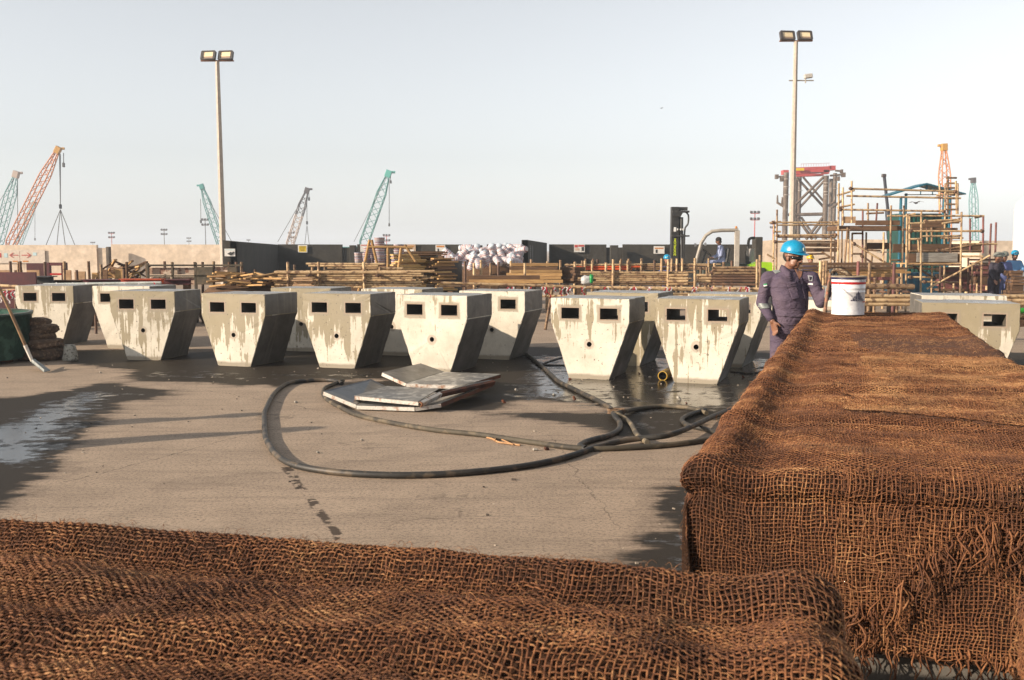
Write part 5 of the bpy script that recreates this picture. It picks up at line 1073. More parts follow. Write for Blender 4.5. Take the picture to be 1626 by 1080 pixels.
o = lump((W(768, 420, 30.6).x, 30.7, .62), (1.3, .7, .66), 8.1, 0, .12, TIM_D, 'rubble_heap', 4); tag(o, 'dark heap carrying the striped white bags', 'heap')
o = lump(W(932, 445, 22.5), (.13, .12, .10), 3.1, 0, .2, plain('plastic_clear', (.5, .5, .5), .3), 'plastic_bag', 6); tag(o, 'crumpled clear plastic bag hanging on the centre rack', 'plastic bag'); o = lump(W(939, 443, 22.4), (.04, .04, .10), 3.4, .3, .3, plain('plastic_green', (.02, .35, .08), .4), 'plastic_strip', 6); tag(o, 'green plastic strip beside the clear bag', 'plastic strip')
# right: long tubes and rear timber
tube_stack(1376, 1700, 464, 484, 17.5, 'long pale tube lying across the right side behind the blocks', 'long tubes on the right', r=.036, posts=(1534,), mats=(TUBE_L, TUBE, TUBE_L), post_top=1, deep=2, rag=.2)
tag(pole_obj(W(1608, 493, 16.5), W(1720, 494, 16.5), .045, plain('tube_green', (.03, .30, .03), .5)), 'bright green tube at the right edge', 'tube'); tag(pole_obj(W(1606, 500, 16.6), W(1720, 501, 16.6), .05, TUBE_L), 'tan tube lying under the green one', 'tube'); tag(MB().box((0, 0, 0), (2.2, .16, .16), 0, None, .005).build('timber_bearer', TIM_D), 'dark bearer beam at the right edge under the tubes', 'beam').location = W(1680, 511, 16.7)
tube_stack(1376, 1450, 450, 456, 20, 'thick brown pipe lying behind the white pail', 'thick brown pipes behind the pail', r=.06, mats=(TUBE_D, TUBE), rag=.1)
plank_stack(1262, 1412, 421, 450, 25, 'brown beam in the long pile left of the tower scaffold', 'beams left of the tower scaffold', .3, .08, (TIM_D, TIM, TUBE_R), .1, rzj=.01)
plank_stack(1330, 1440, 426, 434, 26, 'brown board on the rear pile left of the tower scaffold', 'boards left of the tower scaffold', .3, .05, (TIM, TIM_D), .1, rzj=.01)
plank_stack(1545, 1576, 420, 462, 29.5, 'brick brown board in the high pile by the dark clad workers', 'boards by the dark clad workers', .5, .06, (TIM_D, TUBE_R), .05, rzj=.02)
plank_stack(1490, 1545, 424, 462, 30, 'red brown board in the wide pile under the scaffold', 'boards under the scaffold', .5, .07, (TUBE_R, TIM_D), .1, rzj=.02)
plank_stack(1600, 1622, 430, 470, 27, 'dark board in the pile at the right edge', 'boards at the right edge', .4, .07, (TIM_D,), .04, rzj=.03)
for i, (px, yt, m__) in enumerate([(1303, 415, TUBE_L), (1308, 414, TUBE_L), (1312, 414, TUBE), (1363, 415, TUBE_R), (1420, 417, TUBE_R), (1381, 418, TUBE)]):
    Y = 24.6; tag(pole_obj((W(px, yt, Y).x, Y, 0), (W(px, yt, Y).x, Y, W(px, yt, Y).z), .04, m__, 'rack_post'), ORD[sorted([1303, 1308, 1312, 1363, 1420, 1381]).index(px)] + ' upright rack post from the left behind the white pail', 'post', 'rack posts left of the tower scaffold')
# ------------------------------------------------------------ scaffolds (lines measured on the photograph, rebuilt at their distance)
def scaffold(name_lab, lines, planks, Y, dep, dx_, grp=None, r=.028):
    rt_ = empty('scaffold', (W(lines[0][0], 400, Y).x, Y, 0)); tag(rt_, name_lab, 'scaffold')
    for i, (xa, ya, xb, yb, l, m__) in enumerate(lines):
        p, q = W(xa, ya, Y + l * dep), W(xb, yb, Y + l * dep); vert = abs(xb - xa) < 12 and abs(yb - ya) > 8
        if vert and yb > 420: q = Vector((q.x, q.y, 0.0))
        pole_obj(p, q, r, (TUBE_L, TUBE, TUBE_R, TUBE_D)[m__], 'standard' if vert else ('ledger' if abs(yb - ya) < 8 else 'brace'), rt_)
        if not vert and i % 2 == 0 and (p - q).length > .6:
            for e_, s_ in ((p, 1), (q, -1)):
                cc = e_ + (q - p).normalized() * .06 * s_ - rt_.location; MB().box(cc, (.09, .10, .09), 0, (.4, .3, .2), .02).build('coupler', TUBE_D, rt_)
    for (x0, x1, y0, y1, l, dp, m__) in planks: fbox(x0, x1, y0, y1, Y + l * dep, dp, m__, 'board', rt_)
    return rt_
def cv(a): return (1320 + a[0] * .1852, 280 + a[1] * .1852, 1320 + a[2] * .1852, 280 + a[3] * .1852, a[4] if len(a) > 4 else 0, a[5] if len(a) > 5 else 0)
def cb(a): return (1320 + a[0] * .1852, 1320 + a[1] * .1852, 280 + a[2] * .1852, 280 + a[3] * .1852) + tuple(a[4:])
L1 = [cv(a) for a in [(150, 105, 1080, 130), (130, 168, 1110, 188), (60, 285, 980, 300), (480, 340, 1310, 340), (50, 165, 200, 120, 1), (50, 270, 200, 240, 1), (50, 460, 160, 460, 0, 1), (300, 320, 450, 313, 1, 1), (1310, 340, 1230, 355, 1, 1), (65, 60, 65, 800), (100, 95, 100, 420, 1), (175, 40, 175, 400), (315, 230, 315, 380, 1, 1), (395, 230, 385, 380, 1, 2),
      (150, 440, 150, 790, 1), (180, 485, 180, 790, 1), (450, 480, 445, 910, 0), (300, 480, 298, 800, 1, 1), (270, 290, 275, 800, 1, 2), (930, 65, 930, 300, 1), (978, 60, 972, 960), (1068, 40, 1075, 325), (1085, 60, 1085, 325, 1), (513, 250, 505, 910, 0, 1), (180, 570, 530, 780), (140, 440, 90, 780, 0, 1), (250, 675, 420, 790, 1, 3), (350, 680, 325, 800, 1, 1), (985, 100, 1075, 100, 1, 1), (985, 140, 1075, 140, 1, 1), (985, 190, 1075, 190, 1, 1), (985, 240, 1075, 240, 1, 1), (985, 285, 1075, 285, 1, 1), (985, 14, 1075, 14, 1, 1), (985, 60, 1075, 60, 1, 1), (1000, 0, 1000, 325, 1, 1),
      (180, 665, 275, 665, 1, 1), (180, 745, 275, 745, 1, 1), (180, 490, 275, 490, 1, 1), (0, 395, 60, 395), (0, 412, 60, 412), (900, 165, 1080, 145, 1), (545, 740, 545, 905, 0, 2), (235, 740, 235, 850, 0, 2), (600, 750, 605, 970), (295, 630, 420, 640, 1, 1), (500, 720, 600, 720, 0, 1), (500, 800, 600, 800, 0, 1), (500, 870, 600, 870, 0, 1), (290, 600, 295, 790, 0, 1)]]
scaffold('wide scaffold deck with a timber platform, left of the front tower', L1, [cb((210, 590, 378, 420, .6, .05, TIM_D)), cb((60, 600, 425, 465, .1, 1.0, TIM_D)), cb((108, 210, 345, 402, 1.0, .04, PLY)), cb((690, 980, 395, 440, .6, .05, TIM_D)), cb((690, 1085, 442, 460, .1, 1.0, TIM_D)), cb((300, 520, 570, 625, 1., .05, TIM_D)), cb((420, 530, 645, 656, .5, .3, TIM_G))], 28, 1.2, 0)
L2 = [cv(a) for a in [(660, 470, 1310, 470), (650, 405, 800, 400), (790, 385, 1120, 370, 1), (780, 515, 1120, 510), (660, 540, 780, 537), (940, 530, 1130, 530, 1), (950, 405, 1120, 380), (1130, 580, 1420, 580), (1120, 687, 1300, 687), (640, 758, 1110, 758, 0, 1), (660, 865, 940, 865, 1), (660, 780, 930, 802, 1), (620, 345, 720, 320), (622, 250, 615, 760, 1, 1), (650, 320, 645, 910), (670, 340, 670, 650, 1), (772, 305, 772, 975), (1117, 305, 1112, 960), (1190, 360, 1190, 650, 1, 2), (1303, 345, 1300, 660, 0, 2), (1290, 690, 1290, 960, 0, 1), (1370, 405, 1355, 770, 1, 2), (1413, 395, 1405, 690, 1, 2), (1210, 740, 1210, 970, 1, 1), (1175, 700, 1180, 900, 1, 3), (865, 770, 865, 900, 1), (935, 770, 935, 900, 0, 3), (820, 965, 1360, 680, 0, 0), (700, 770, 900, 880, 1, 1), (1025, 520, 1020, 680, 1, 3), (745, 540, 750, 650, 1), (1000, 450, 1003, 560, 1, 3), (860, 440, 862, 560, 1, 1), (820, 440, 822, 560, 1, 1), (780, 905, 1130, 910, 1, 1), (1170, 715, 1420, 715, 1, 3), (1050, 920, 1050, 975), (1250, 920, 1250, 975), (1330, 940, 1330, 975), (650, 640, 1290, 640, 1, 1), (895, 640, 1300, 575, 1, 1)]]
scaffold('front scaffold tower with a grey board box and a long diagonal brace', L2, [cb((530, 1285, 580, 655, 1, .05, TIM_D)), cb((660, 1112, 660, 742, .15, .06, TIM_D)), cb((735, 1085, 657, 735, .06, .05, TIM_G)), cb((640, 1110, 745, 753, .0, 1.0, TIM)), cb((800, 1100, 385, 405, .9, .1, TIM_D))], 26.6, 1.1, 0)
L3 = [(1224, 353.5, 1331, 353, 0, 0), (1234, 357.5, 1330, 357, 1, 0), (1231, 374, 1330, 373, 0, 0), (1233, 376.5, 1328, 376.5, 1, 1), (1262, 384, 1332, 384, 0, 1), (1266, 390, 1330, 391, 1, 1), (1234, 333, 1233, 445, 0, 1), (1229, 350, 1228, 440, 1, 0), (1332, 292, 1331, 432, 0, 0), (1338, 303, 1337, 430, 1, 1), (1320, 376, 1319, 440, 0, 1), (1326, 380, 1325, 440, 1, 3), (1218, 404, 1230, 411, 0, 0), (1262, 404, 1310, 403, 0, 3), (1228, 368, 1240, 368, 0, 0), (1305, 400, 1325, 413, 0, 1), (1300, 412, 1325, 408, 1, 1), (1222, 354, 1240, 352, 1, 1), (1228, 384, 1262, 384, 0, 1)]
scaffold('low scaffold run behind the worker, before the great steel tower', L3, [(1266, 1330, 386, 390.5, .5, .05, TIM_D), (1268, 1330, 394, 400, .5, .05, TIM_D)], 30, 1.2, 0)
# shelter with a teal gable roof
TEAL = worn('teal_paint', (.008, .12, .18), (.008, .08, .125), 5, .5); GRN = worn('green_container', (.010, .085, .065), (.008, .06, .05), 4, .5)
Y = 35.0; sl = empty('gable_shelter', (W(1472, 300, Y).x, Y, 0)); tag(sl, 'teal gable roofed shelter standing behind the scaffold', 'shelter')
def q3(pts, Y, dp, mat, name, root): P = [W(x, y, Y) - root.location for x, y in pts]; return MB().prism(P, (0, dp, 0)).build(name, mat, root)
q3([(1472, 290.5), (1472, 293), (1410, 312), (1410, 310)], Y, 1.0, TEAL, 'roof', sl); q3([(1472, 290.5), (1534, 307), (1534, 309), (1472, 293)], Y, 1.0, TEAL, 'roof', sl)
for (x0, x1, y0, y1) in ((1428, 1430.5, 312, 460), (1436, 1438.5, 307, 460), (1496, 1499, 311, 460), (1505, 1508, 311, 460)): fbox(x0, x1, y0, y1, Y + .1, .12, TEAL, 'post', sl)
fbox(1437, 1522, 308.5, 309.8, Y + .1, .08, worn('frame_dark', (.055, .045, .03), (.11, .08, .05), 6, .8), 'truss', sl); fbox(1471, 1473, 293, 302, Y + .1, .08, TEAL, 'truss', sl); fbox(1462, 1463, 300, 309, Y + .1, .06, TEAL, 'truss', sl); fbox(1481, 1482, 299, 309, Y + .1, .06, TEAL, 'truss', sl)
a_, b_ = W(1429, 339, 36.2), W(1508, 386, 36.2); gc = empty('container', ((a_.x + b_.x) / 2, 36.8, 0)); tag(gc, 'dark green steel container under the gable shelter', 'container'); m_ = MB(); m_.box((0, 0, a_.z / 2), (b_.x - a_.x, 1.1, a_.z), 0, None, .01)
m_.build('shell', GRN, gc)
for i in range(12): MB().box((-(b_.x - a_.x) / 2 + (i + .5) * (b_.x - a_.x) / 12, -.565, a_.z / 2), (.07, .03, a_.z * .94), 0).build('rib', GRN, gc)
a_, b_ = W(1412, 433, 31.2), W(1497, 443, 31.2); m_ = MB(); m_.box((0, 0, -a_.z / 2), (b_.x - a_.x, .6, a_.z), 0, None, .02); o = m_.build('blue_bin', worn('blue_paint', (.01, .08, .14), (.008, .05, .09), 4, .5)); o.location = ((a_.x + b_.x) / 2, 31.5, a_.z); tag(o, 'long blue steel bin beneath the scaffold tower', 'bin')
# white tank at the right edge
m_ = MB(); c = W(1655, 420, 40); m_.lathe([(1.1, 0), (1.1, 3.35), (1.06, 3.5), (.9, 3.68), (.5, 3.85), (.0005, 3.9)], 40); o = m_.build('storage_tank', plain('tank_white', (.80, .78, .75), .5)); o.location = (c.x, 40, 0); tag(o, 'tall white round storage tank cut by the right edge', 'tank')
# ------------------------------------------------------------ other people
def bent(h, l=.12): return stand(h, l)
person((W(1578, 440, 27.5).x, 27.5, 0), 'worker in dark coverall and grey hard hat, bending beside the scaffold', stand(1.56, .22, dict(elL=(.20, -.22, 1.14), wrL=(.16, -.42, 1.08))), COV_NAVY, HAT_GREY, head_yaw=R(50), torso_yaw=R(40), vox=.022, rz=R(20))
person((W(1591, 440, 28.2).x, 28.2, 0), 'worker in blue coverall partly behind the dark clad one', stand(1.58, .15), COV_BLUE, HAT_GREY, head_yaw=R(-30), torso_yaw=R(-20), vox=.022)
person((W(1608, 440, 29.5).x, 29.5, 0), 'worker in light blue shirt and bright blue helmet at the right edge', stand(1.62, .12, dict(elL=(.25, -.2, 1.14), wrL=(.05, -.36, 1.10), elR=(-.25, -.2, 1.14), wrR=(-.02, -.36, 1.12))), mk_cov('shirt_blue', (.10, .28, .55), (.14, .34, .60)), HAT_BLUE, head_yaw=R(-10), torso_yaw=0, vox=.022, headwear=plain('mask_dark', (.03, .03, .035)))
person((W(1286, 410, 31).x, 31, 0), 'worker with a yellow hard hat seen just right of the main worker', stand(1.47, .05), COV_BLUE, HAT_YEL, head_yaw=R(20), vox=.022)
person((W(1059, 412, 31).x, 31, 0), 'hidden worker whose light blue helmet shows left of the forklift mast', stand(1.47), COV_BLUE, HAT_BLUE, vox=.022)
# ------------------------------------------------------------ forklift
FY = 35.0; fk = empty('forklift', (W(1150, 420, FY).x, FY, 0)); tag(fk, 'forklift with a tall black mast and a pale driver guard before the black wall', 'forklift'); BLK_ = worn('mast_black', (.022, .022, .022), (.045, .043, .04), 6, .5); GUARD = worn('guard_beige', (.42, .38, .32), (.34, .30, .26), 5, .5); LIME = plain('lime_paint', (.42, .75, .02), .35)
ms = fbox(1065.5, 1077.5, 328.5, 490, FY, .28, BLK_, 'mast_rail', fk); fbox(1078, 1080, 333, 490, FY + .1, .2, plain('mast_dark', (.01, .01, .01)), 'mast_channel', fk)
fbox(1084, 1087.5, 372, 490, FY - .05, .12, BLK_, 'mast_rail', fk); fbox(1067, 1092, 328.8, 334, FY + .3, .2, BLK_, 'mast_crossbar', fk); fbox(1068, 1095, 334.5, 337.5, FY - .1, .3, BLK_, 'mast_crossbar', fk); fbox(1067, 1095, 373.5, 376, FY - .08, .25, BLK_, 'mast_crossbar', fk)
P_ = lambda x, y, dy=0: W(x, y, FY + dy) - fk.location
MB().tube([P_(1082.5, 345), P_(1082.5, 372)], .055, 12).build('lift_cylinder', BLK_, fk); MB().tube([P_(1082.5, 372), P_(1082.5, 430)], .04, 12).build('lift_cylinder', BLK_, fk); MB().tube(catmull([P_(1088, 336), P_(1093, 342), P_(1092.5, 355), P_(1088, 362), P_(1087, 372)], 6), .03, 8).build('chain_hose', BLK_, fk)
q3([(1068, 337), (1085, 337), (1081, 344), (1069, 344)], FY - .12, .06, BLK_, 'mast_plate', fk)
for x, w_, h_ in ((1072, 3.5, 7), (1076, 2, 3), (1081, 2, 3), (1085, 2.5, 3)): fbox(x - w_ / 2, x + w_ / 2, 364.5 - h_ / 2, 364.5 + h_ / 2, FY - .16, .04, WHITE, 'mast_fitting', fk)
t_ = text_mesh('ZOOMLION', .20); t_.materials.append(plain('decal_lime', (.72, .85, .02), .4)); o = link('lettering', t_, fk); bb = [v.co for v in t_.vertices]; Lx = max(v.x for v in bb) - min(v.x for v in bb); Ly = max(v.y for v in bb) - min(v.y for v in bb)
c = P_(1071.8, 392.5); o.location = (c.x, c.y - .012, c.z); tx = 27 / 1580 * FY / Lx; ty = 3.6 / 1580 * FY / Ly; o.scale = (tx, ty, 1); o.rotation_euler = Matrix(((0, -1, 0), (0, 0, -1), (1, 0, 0))).to_euler()
gp = [(1103, 428), (1108, 405), (1114, 385), (1121, 374), (1131, 367.5), (1145, 366), (1172, 365.5)]
for dy in (.0, 1.0): MB().tube([P_(x, y, dy) for x, y in gp], .062, 8).build('overhead_guard', GUARD, fk)
for dy in (.0, 1.0): fbox(1166.5, 1174, 366, 450, FY + dy - .05, .1, GUARD, 'guard_post', fk)
for i in range(5): a = P_(1130 + i * 9, 366, 0); b = P_(1130 + i * 9, 366, 1.0); MB().tube([a, b], .03, 6).build('guard_bar', GUARD, fk)
MB().lathe([(.0005, .0), (.045, 0), (.045, .08), (.03, .11), (.0005, .12)], 14, 0, Matrix.Translation(P_(1169, 364.5, .5))).build('beacon', plain('beacon_amber', (.65, .22, .02), .3), fk)
m_ = MB(); m_.box((0, 0, 0), (2.3, 1.1, .62), 0, None, .08); o = m_.build('chassis', plain('body_dark', (.03, .04, .03)), fk); o.location = P_(1160, 443, .5); o.location.z = .72
q3([(1186, 450), (1186, 424), (1207, 416), (1224, 416.5), (1230, 421), (1231, 450)], FY + .05, 1.0, LIME, 'counterweight', fk)
fbox(1108, 1186, 418.5, 440, FY + .08, .95, plain('body_dark', (.03, .04, .03)), 'cowl', fk)
MB().box((0, 0, 0), (.5, .55, .12), 0, None, .04).build('seat', plain('seat_black', (.02, .02, .02)), fk).location = P_(1146, 419, .5); MB().box((0, 0, 0), (.1, .5, .55), 0, (0, .15, 0), .04).build('seat_back', plain('seat_black', (.02, .02, .02)), fk).location = P_(1153.5, 406, .5)
MB().tube([P_(1114, 420, .5), P_(1121, 400, .5)], .03, 8).build('steering_column', BLK_, fk); sw = MB(); ring = [Vector((.19 * math.cos(a), .19 * math.sin(a), 0)) for a in [i * math.pi / 10 for i in range(21)]]; sw.tube(ring, .014, 6); o = sw.build('steering_wheel', BLK_, fk); o.location = P_(1122.5, 401, .5); o.rotation_euler = (0, R(40), 0)
for x, rr in ((1112, .40), (1212, .33)):
    for dy in (-.02, .9):
        wl = MB(); wl.lathe([(rr * .5, -.11), (rr * .94, -.11), (rr, -.07), (rr, .07), (rr * .94, .11), (rr * .5, .11)], 26, 0, Matrix.Rotation(math.pi / 2, 4, 'X')); o = wl.build('tyre', plain('tyre_black', (.02, .02, .02), .8), fk); o.location = (P_(x, 440).x, dy + .1, rr); rm = MB(); rm.lathe([(.0005, -.05), (rr * .5, -.08), (rr * .5, .08), (.0005, .05)], 20, 0, Matrix.Rotation(math.pi / 2, 4, 'X')); rm.build('rim', GUARD, o)
for sy in (.2, .8): MB().box((0, 0, 0), (1.1, .12, .045), 0, None, .01).build('fork', BLK_, fk).location = (P_(1066, 440).x - .55, sy, .12)
ex = MB(); ex.tube(catmull([P_(1188, 425, .9), P_(1188, 400, .9), P_(1188.5, 385, .9), P_(1191, 379, .9), P_(1199, 377.5, .9)], 6), .05, 10); ex.tube([P_(1188, 420, .9), P_(1188, 398, .9)], .10, 12); ex.build('exhaust', plain('exhaust_black', (.03, .03, .03), .5), fk); MB().tube([P_(1193.5, 395, .8), P_(1193.5, 415, .8)], .10, 12).build('air_filter', plain('filter_grey', (.35, .33, .32), .5), fk)
for (x, y) in ((1104, 389), (1120, 388)): MB().box(P_(x, y, .3), (.08, .06, .12), 0, None, .02).build('lamp', WHITE, fk)
# driver, seated, facing left
JD = dict(head=(-.10, 0, 1.985), neck=(-.04, 0, 1.82), chest=(.0, 0, 1.62), waist=(.05, 0, 1.36), hip=(.06, 0, 1.22), shL=(-.02, .20, 1.74), shR=(-.02, -.20, 1.74), elL=(-.06, .26, 1.46), elR=(-.05, -.26, 1.46), wrL=(-.30, .16, 1.38), wrR=(-.30, -.16, 1.38),
     hpL=(.05, .1, 1.20), hpR=(.05, -.1, 1.20), knL=(-.42, .12, 1.22), knR=(-.42, -.12, 1.22), anL=(-.50, .12, .85), anR=(-.50, -.12, .85))
c = W(1150, 410, FY + .5); person((c.x - .12, FY + .5, 0), 'driver in pale blue coverall and dark headscarf sitting in the forklift', JD, COV_PALE, None, head_yaw=R(-90), torso_yaw=R(-90), pitch=.2, vox=.022, headwear=plain('scarf_dark', (.03, .022, .02), .9), hand_specs={'L': ((-1, 0, -.1), (0, 0, -1), (0, -1, 0), .8), 'R': ((-1, 0, -.1), (0, 0, -1), (0, 1, 0), .8)})
# ------------------------------------------------------------ walls
CREAM = worn('cream_wall', (.70, .57, .44), (.64, .52, .40), .7, .85, 0, (1, 1, 1), (.4, .65), .004, .3, .03, c3=(.74, .61, .48)); BLACKW = worn('black_wall', (.040, .036, .030), (.055, .049, .040), 1.2, .9, 0, (1, 1, 1), (.4, .6), .006, .2, .05)
def wall(lab, pts, mat, thick=.22, name='boundary_wall', extra=()):
    """pts: list of (px, py_top, Y) along the foot of the wall"""
    c0 = W(*pts[0]); rt_ = empty(name, (c0.x, c0.y, 0)); tag(rt_, lab, 'wall')
    for i in range(len(pts) - 1):
        a, b = W(*pts[i]), W(*pts[i + 1]); d = Vector((b.x - a.x, b.y - a.y, 0)).normalized(); n_ = Vector((-d.y, d.x, 0)); n_ = n_ if n_.y > 0 or (abs(n_.y) < .3 and n_.x < 0) else -n_
        A, B = a - rt_.location, b - rt_.location; MB().prism([(A.x, A.y, 0), (B.x, B.y, 0), (B.x, B.y, b.z), (A.x, A.y, a.z)], n_ * thick).build('panel', mat, rt_)
    return rt_
WYL = 50.0
wl_ = wall('cream precast wall along the left behind the boards', [(-1500, 390.5, WYL), (153, 389, WYL)], CREAM); wall('cream precast wall section left of the black walls', [(176, 388, WYL), (352, 388.5, WYL)], CREAM); wall('low cream wall piece between the two left wall sections', [(153.2, 393.5, WYL + .1), (175.8, 394, WYL + .1)], CREAM)
a = W(172, 392, 49.5); m_ = MB(); m_.box((0, 0, a.z / 2), (.16, .3, a.z), 0, None, .02); o = m_.build('wall_post', worn('post_brown', (.16, .13, .10), (.10, .08, .07), 3, .8)); o.location = (a.x, 49.5, 0); tag(o, 'brown joint post in the gap of the cream wall', 'post')
bw = wall('black wall return beside the left floodlight post, casting a slanting shadow', [(353.5, 381.5, 37.0), (376, 383.5, 37.0)], BLACKW, .25); 
a, b = W(376, 383.5, 37.0), W(441, 388.5, 55.0)
MB().prism([Vector((a.x, 37.0, 0)) - bw.location, Vector((b.x, 55, 0)) - bw.location, Vector((b.x, 55, b.z)) - bw.location, Vector((a.x, 37.0, a.z)) - bw.location], (-.25, 0.0, 0)).build('panel', BLACKW, bw)
segs = [(441, 543), (567, 749), (773, 836), (872, 963), (989, 1063), (1063.5, 1230)]
labs = ['black wall section with the yellow sign, right of the shaded return', 'black wall section behind the striped pails', 'black wall section behind the white bag pile', 'black wall section right of the buttress, a red and white sign on it', 'black wall section left of the forklift mast', 'black wall section behind the forklift']
for (x0, x1), lb in zip(segs, labs): wall(lb, [(x0, 388, 55), (x1, 388.3, 55)], BLACKW)
for (x0, x1, lb) in ((543.3, 566.7, 'low black wall piece left of the pails'), (749.3, 772.7, 'low black wall piece left of the bag pile'), (963.3, 988.7, 'low black wall piece right of the buttress')): wall(lb, [(x0, 393, 55.1), (x1, 393, 55.1)], BLACKW)
for x0, x1, lb in ((556, 565, 'black pier at the gap left of the pails'), (755, 766, 'black pier at the gap above the bag pile'), (969, 981, 'black pier at the gap right of the buttress'), (1197, 1208, 'black pier behind the forklift exhaust')): 
    a, b = W(x0, 389.5 if x0 < 1100 else 376.5, 54.3 if x0 < 1100 else 38), W(x1, 390, 54.3 if x0 < 1100 else 38); m_ = MB(); m_.box((0, 0, a.z / 2), (b.x - a.x, .6, a.z), 0, None, .02); o = m_.build('wall_pier', BLACKW); o.location = ((a.x + b.x) / 2, a.y, 0); tag(o, lb, 'pier')
# buttress
bt = wall('black buttress wall right of the white bags, two rows of worn stencil marks', [(829.5, 381.0, 38.5), (838.5, 381.0, 38.5)], BLACKW, .25, 'buttress_wall'); a, b = W(838.5, 381.2, 38.5), W(874, 384.8, 50.0)
MB().prism([Vector((a.x, 38.5, 0)) - bt.location, Vector((b.x, 55, 0)) - bt.location, Vector((b.x, 55, b.z)) - bt.location, Vector((a.x, 38.5, a.z)) - bt.location], (-.25, 0.0, 0)).build('panel', BLACKW, bt)
dd_ = (Vector((b.x, 55, 0)) - Vector((a.x, 38.5, 0))).normalized()
for k, t0 in enumerate((1.1, 2.6)):
    m_ = MB()
    for j in range(8):
        p = Vector((a.x, 38.5, 0)) - bt.location + dd_ * (t0) + Vector((.006, 0, 1.78 - j * .085)); m_.prism([p, p + dd_ * (.55 if j % 3 else .35), p + dd_ * (.55 if j % 3 else .35) + Vector((0, 0, .045)), p + Vector((0, 0, .045))], (.004, 0, 0))
    m_.build('stencil_marks', worn('stencil_white', (.35, .35, .35), (.08, .08, .08), 9, .8), bt)
wr_ = wall('cream wall on the right behind the scaffolds', [(1230, 382, 45), (1345, 380, 45), (1700, 383.5, 45), (3300, 383.5, 45)], CREAM); wall('cream wall return right of the black walls, half in shade', [(1209, 383, 45.5), (1229.5, 381, 45.5)], CREAM)
a, b = W(1345, 378, 42), W(1348, 378, 42); wall('cream wall buttress hidden behind the tower scaffold', [(1556, 383, 41.0), (1560, 383, 41.0)], CREAM, 4.0, 'buttress_wall')
# signs
def sign(px0, px1, y0, y1, Y, lab, base, marks, name='safety_sign'):
    a, b = W(px0, y0, Y), W(px1, y1, Y); w_, h_ = b.x - a.x, a.z - b.z; rt_ = empty(name, ((a.x + b.x) / 2, Y, (a.z + b.z) / 2)); tag(rt_, lab, 'sign'); MB().box((0, 0, 0), (w_, .02, h_)).build('plate', base, rt_)
    for (u0, u1, v0, v1, mt, nm) in marks: MB().box(((u0 + u1 - 1) * w_ / 2, -.014, (1 - v0 - v1) * h_ / 2), ((u1 - u0) * w_, .006, (v1 - v0) * h_)).build(nm, mt, rt_)
SB = plain('sign_black', (.03, .03, .03)); SO = plain('sign_orange', (.60, .22, .03)); SY = plain('sign_yellow', (.75, .52, .02)); SW = plain('sign_white', (.74, .72, .68)); SR = plain('sign_red', (.55, .06, .05)); SK_ = plain('sign_sky', (.50, .68, .72))
sign(473, 488, 389.3, 401, 54.9, 'yellow safety sign with lines of black text on the black wall', SW, [(.1, .9, .12, .9, SY, 'field'), (.15, .85, .2, .27, SB, 'text_line'), (.15, .85, .36, .42, SB, 'text_line'), (.2, .75, .52, .58, SB, 'text_line'), (.3, .75, .68, .75, SB, 'text_line')])
sign(572, 585, 387.8, 400, 54.9, 'pale faded sign on the black wall above the pails', SW, [(.1, .9, .1, .2, SR, 'bar')]); sign(593, 606, 388, 396, 54.9, 'white sign with an orange strip half behind the trestle', SW, [(.05, .95, .1, .3, SO, 'bar'), (.5, .8, .5, .9, SB, 'figure')])
sign(632, 660, 388, 402, 54.9, 'wide tan sign behind the trestle rail', plain('sign_tan', (.55, .40, .28)), [(.1, .9, .15, .3, SO, 'bar'), (.1, .9, .6, .8, SW, 'field')])
sign(691.5, 707, 389, 400.5, 54.9, 'white sign with an orange heading and small black figure, left of the bag pile', SW, [(.1, .9, .1, .32, SO, 'heading'), (.2, .36, .5, .9, SB, 'figure')]); sign(779, 793, 390, 399, 54.9, 'white sign partly hidden by the white bags', SW, [(.1, .9, .1, .3, SO, 'heading')])
sign(911.5, 928.5, 388, 400.5, 54.9, 'white sign with red heading and black figure, between buttress and wall gap', SW, [(.05, .35, .08, .4, SR, 'mark'), (.4, .95, .08, .3, SR, 'heading'), (.7, .92, .35, .85, SB, 'figure'), (.1, .5, .55, .62, SO, 'line'), (.1, .5, .7, .76, SO, 'line')])
sign(1038, 1055, 391, 403, 54.9, 'white sign with an orange heading left of the forklift mast', SW, [(.1, .9, .2, .36, SO, 'heading'), (.18, .36, .45, .9, SB, 'figure')]); sign(356.5, 373.5, 395, 407, 36.95, 'white sign with a black diamond on the black wall return', SW, [(.08, .92, .1, .2, SK_, 'heading')])
d_ = W(366, 403, 36.9); m_ = MB(); m_.prism([(d_.x - .13, 36.92, d_.z), (d_.x, 36.92, d_.z - .07), (d_.x + .13, 36.92, d_.z), (d_.x, 36.92, d_.z + .07)], (0, .006, 0)); m_.prism([(d_.x + .05, 36.92, d_.z + .04), (d_.x + .15, 36.92, d_.z + .02), (d_.x + .1, 36.92, d_.z + .09)], (0, .006, 0)); tag(m_.build('sign_symbol', SB), 'black diamond mark on the white sign of the black wall return', 'sign mark')
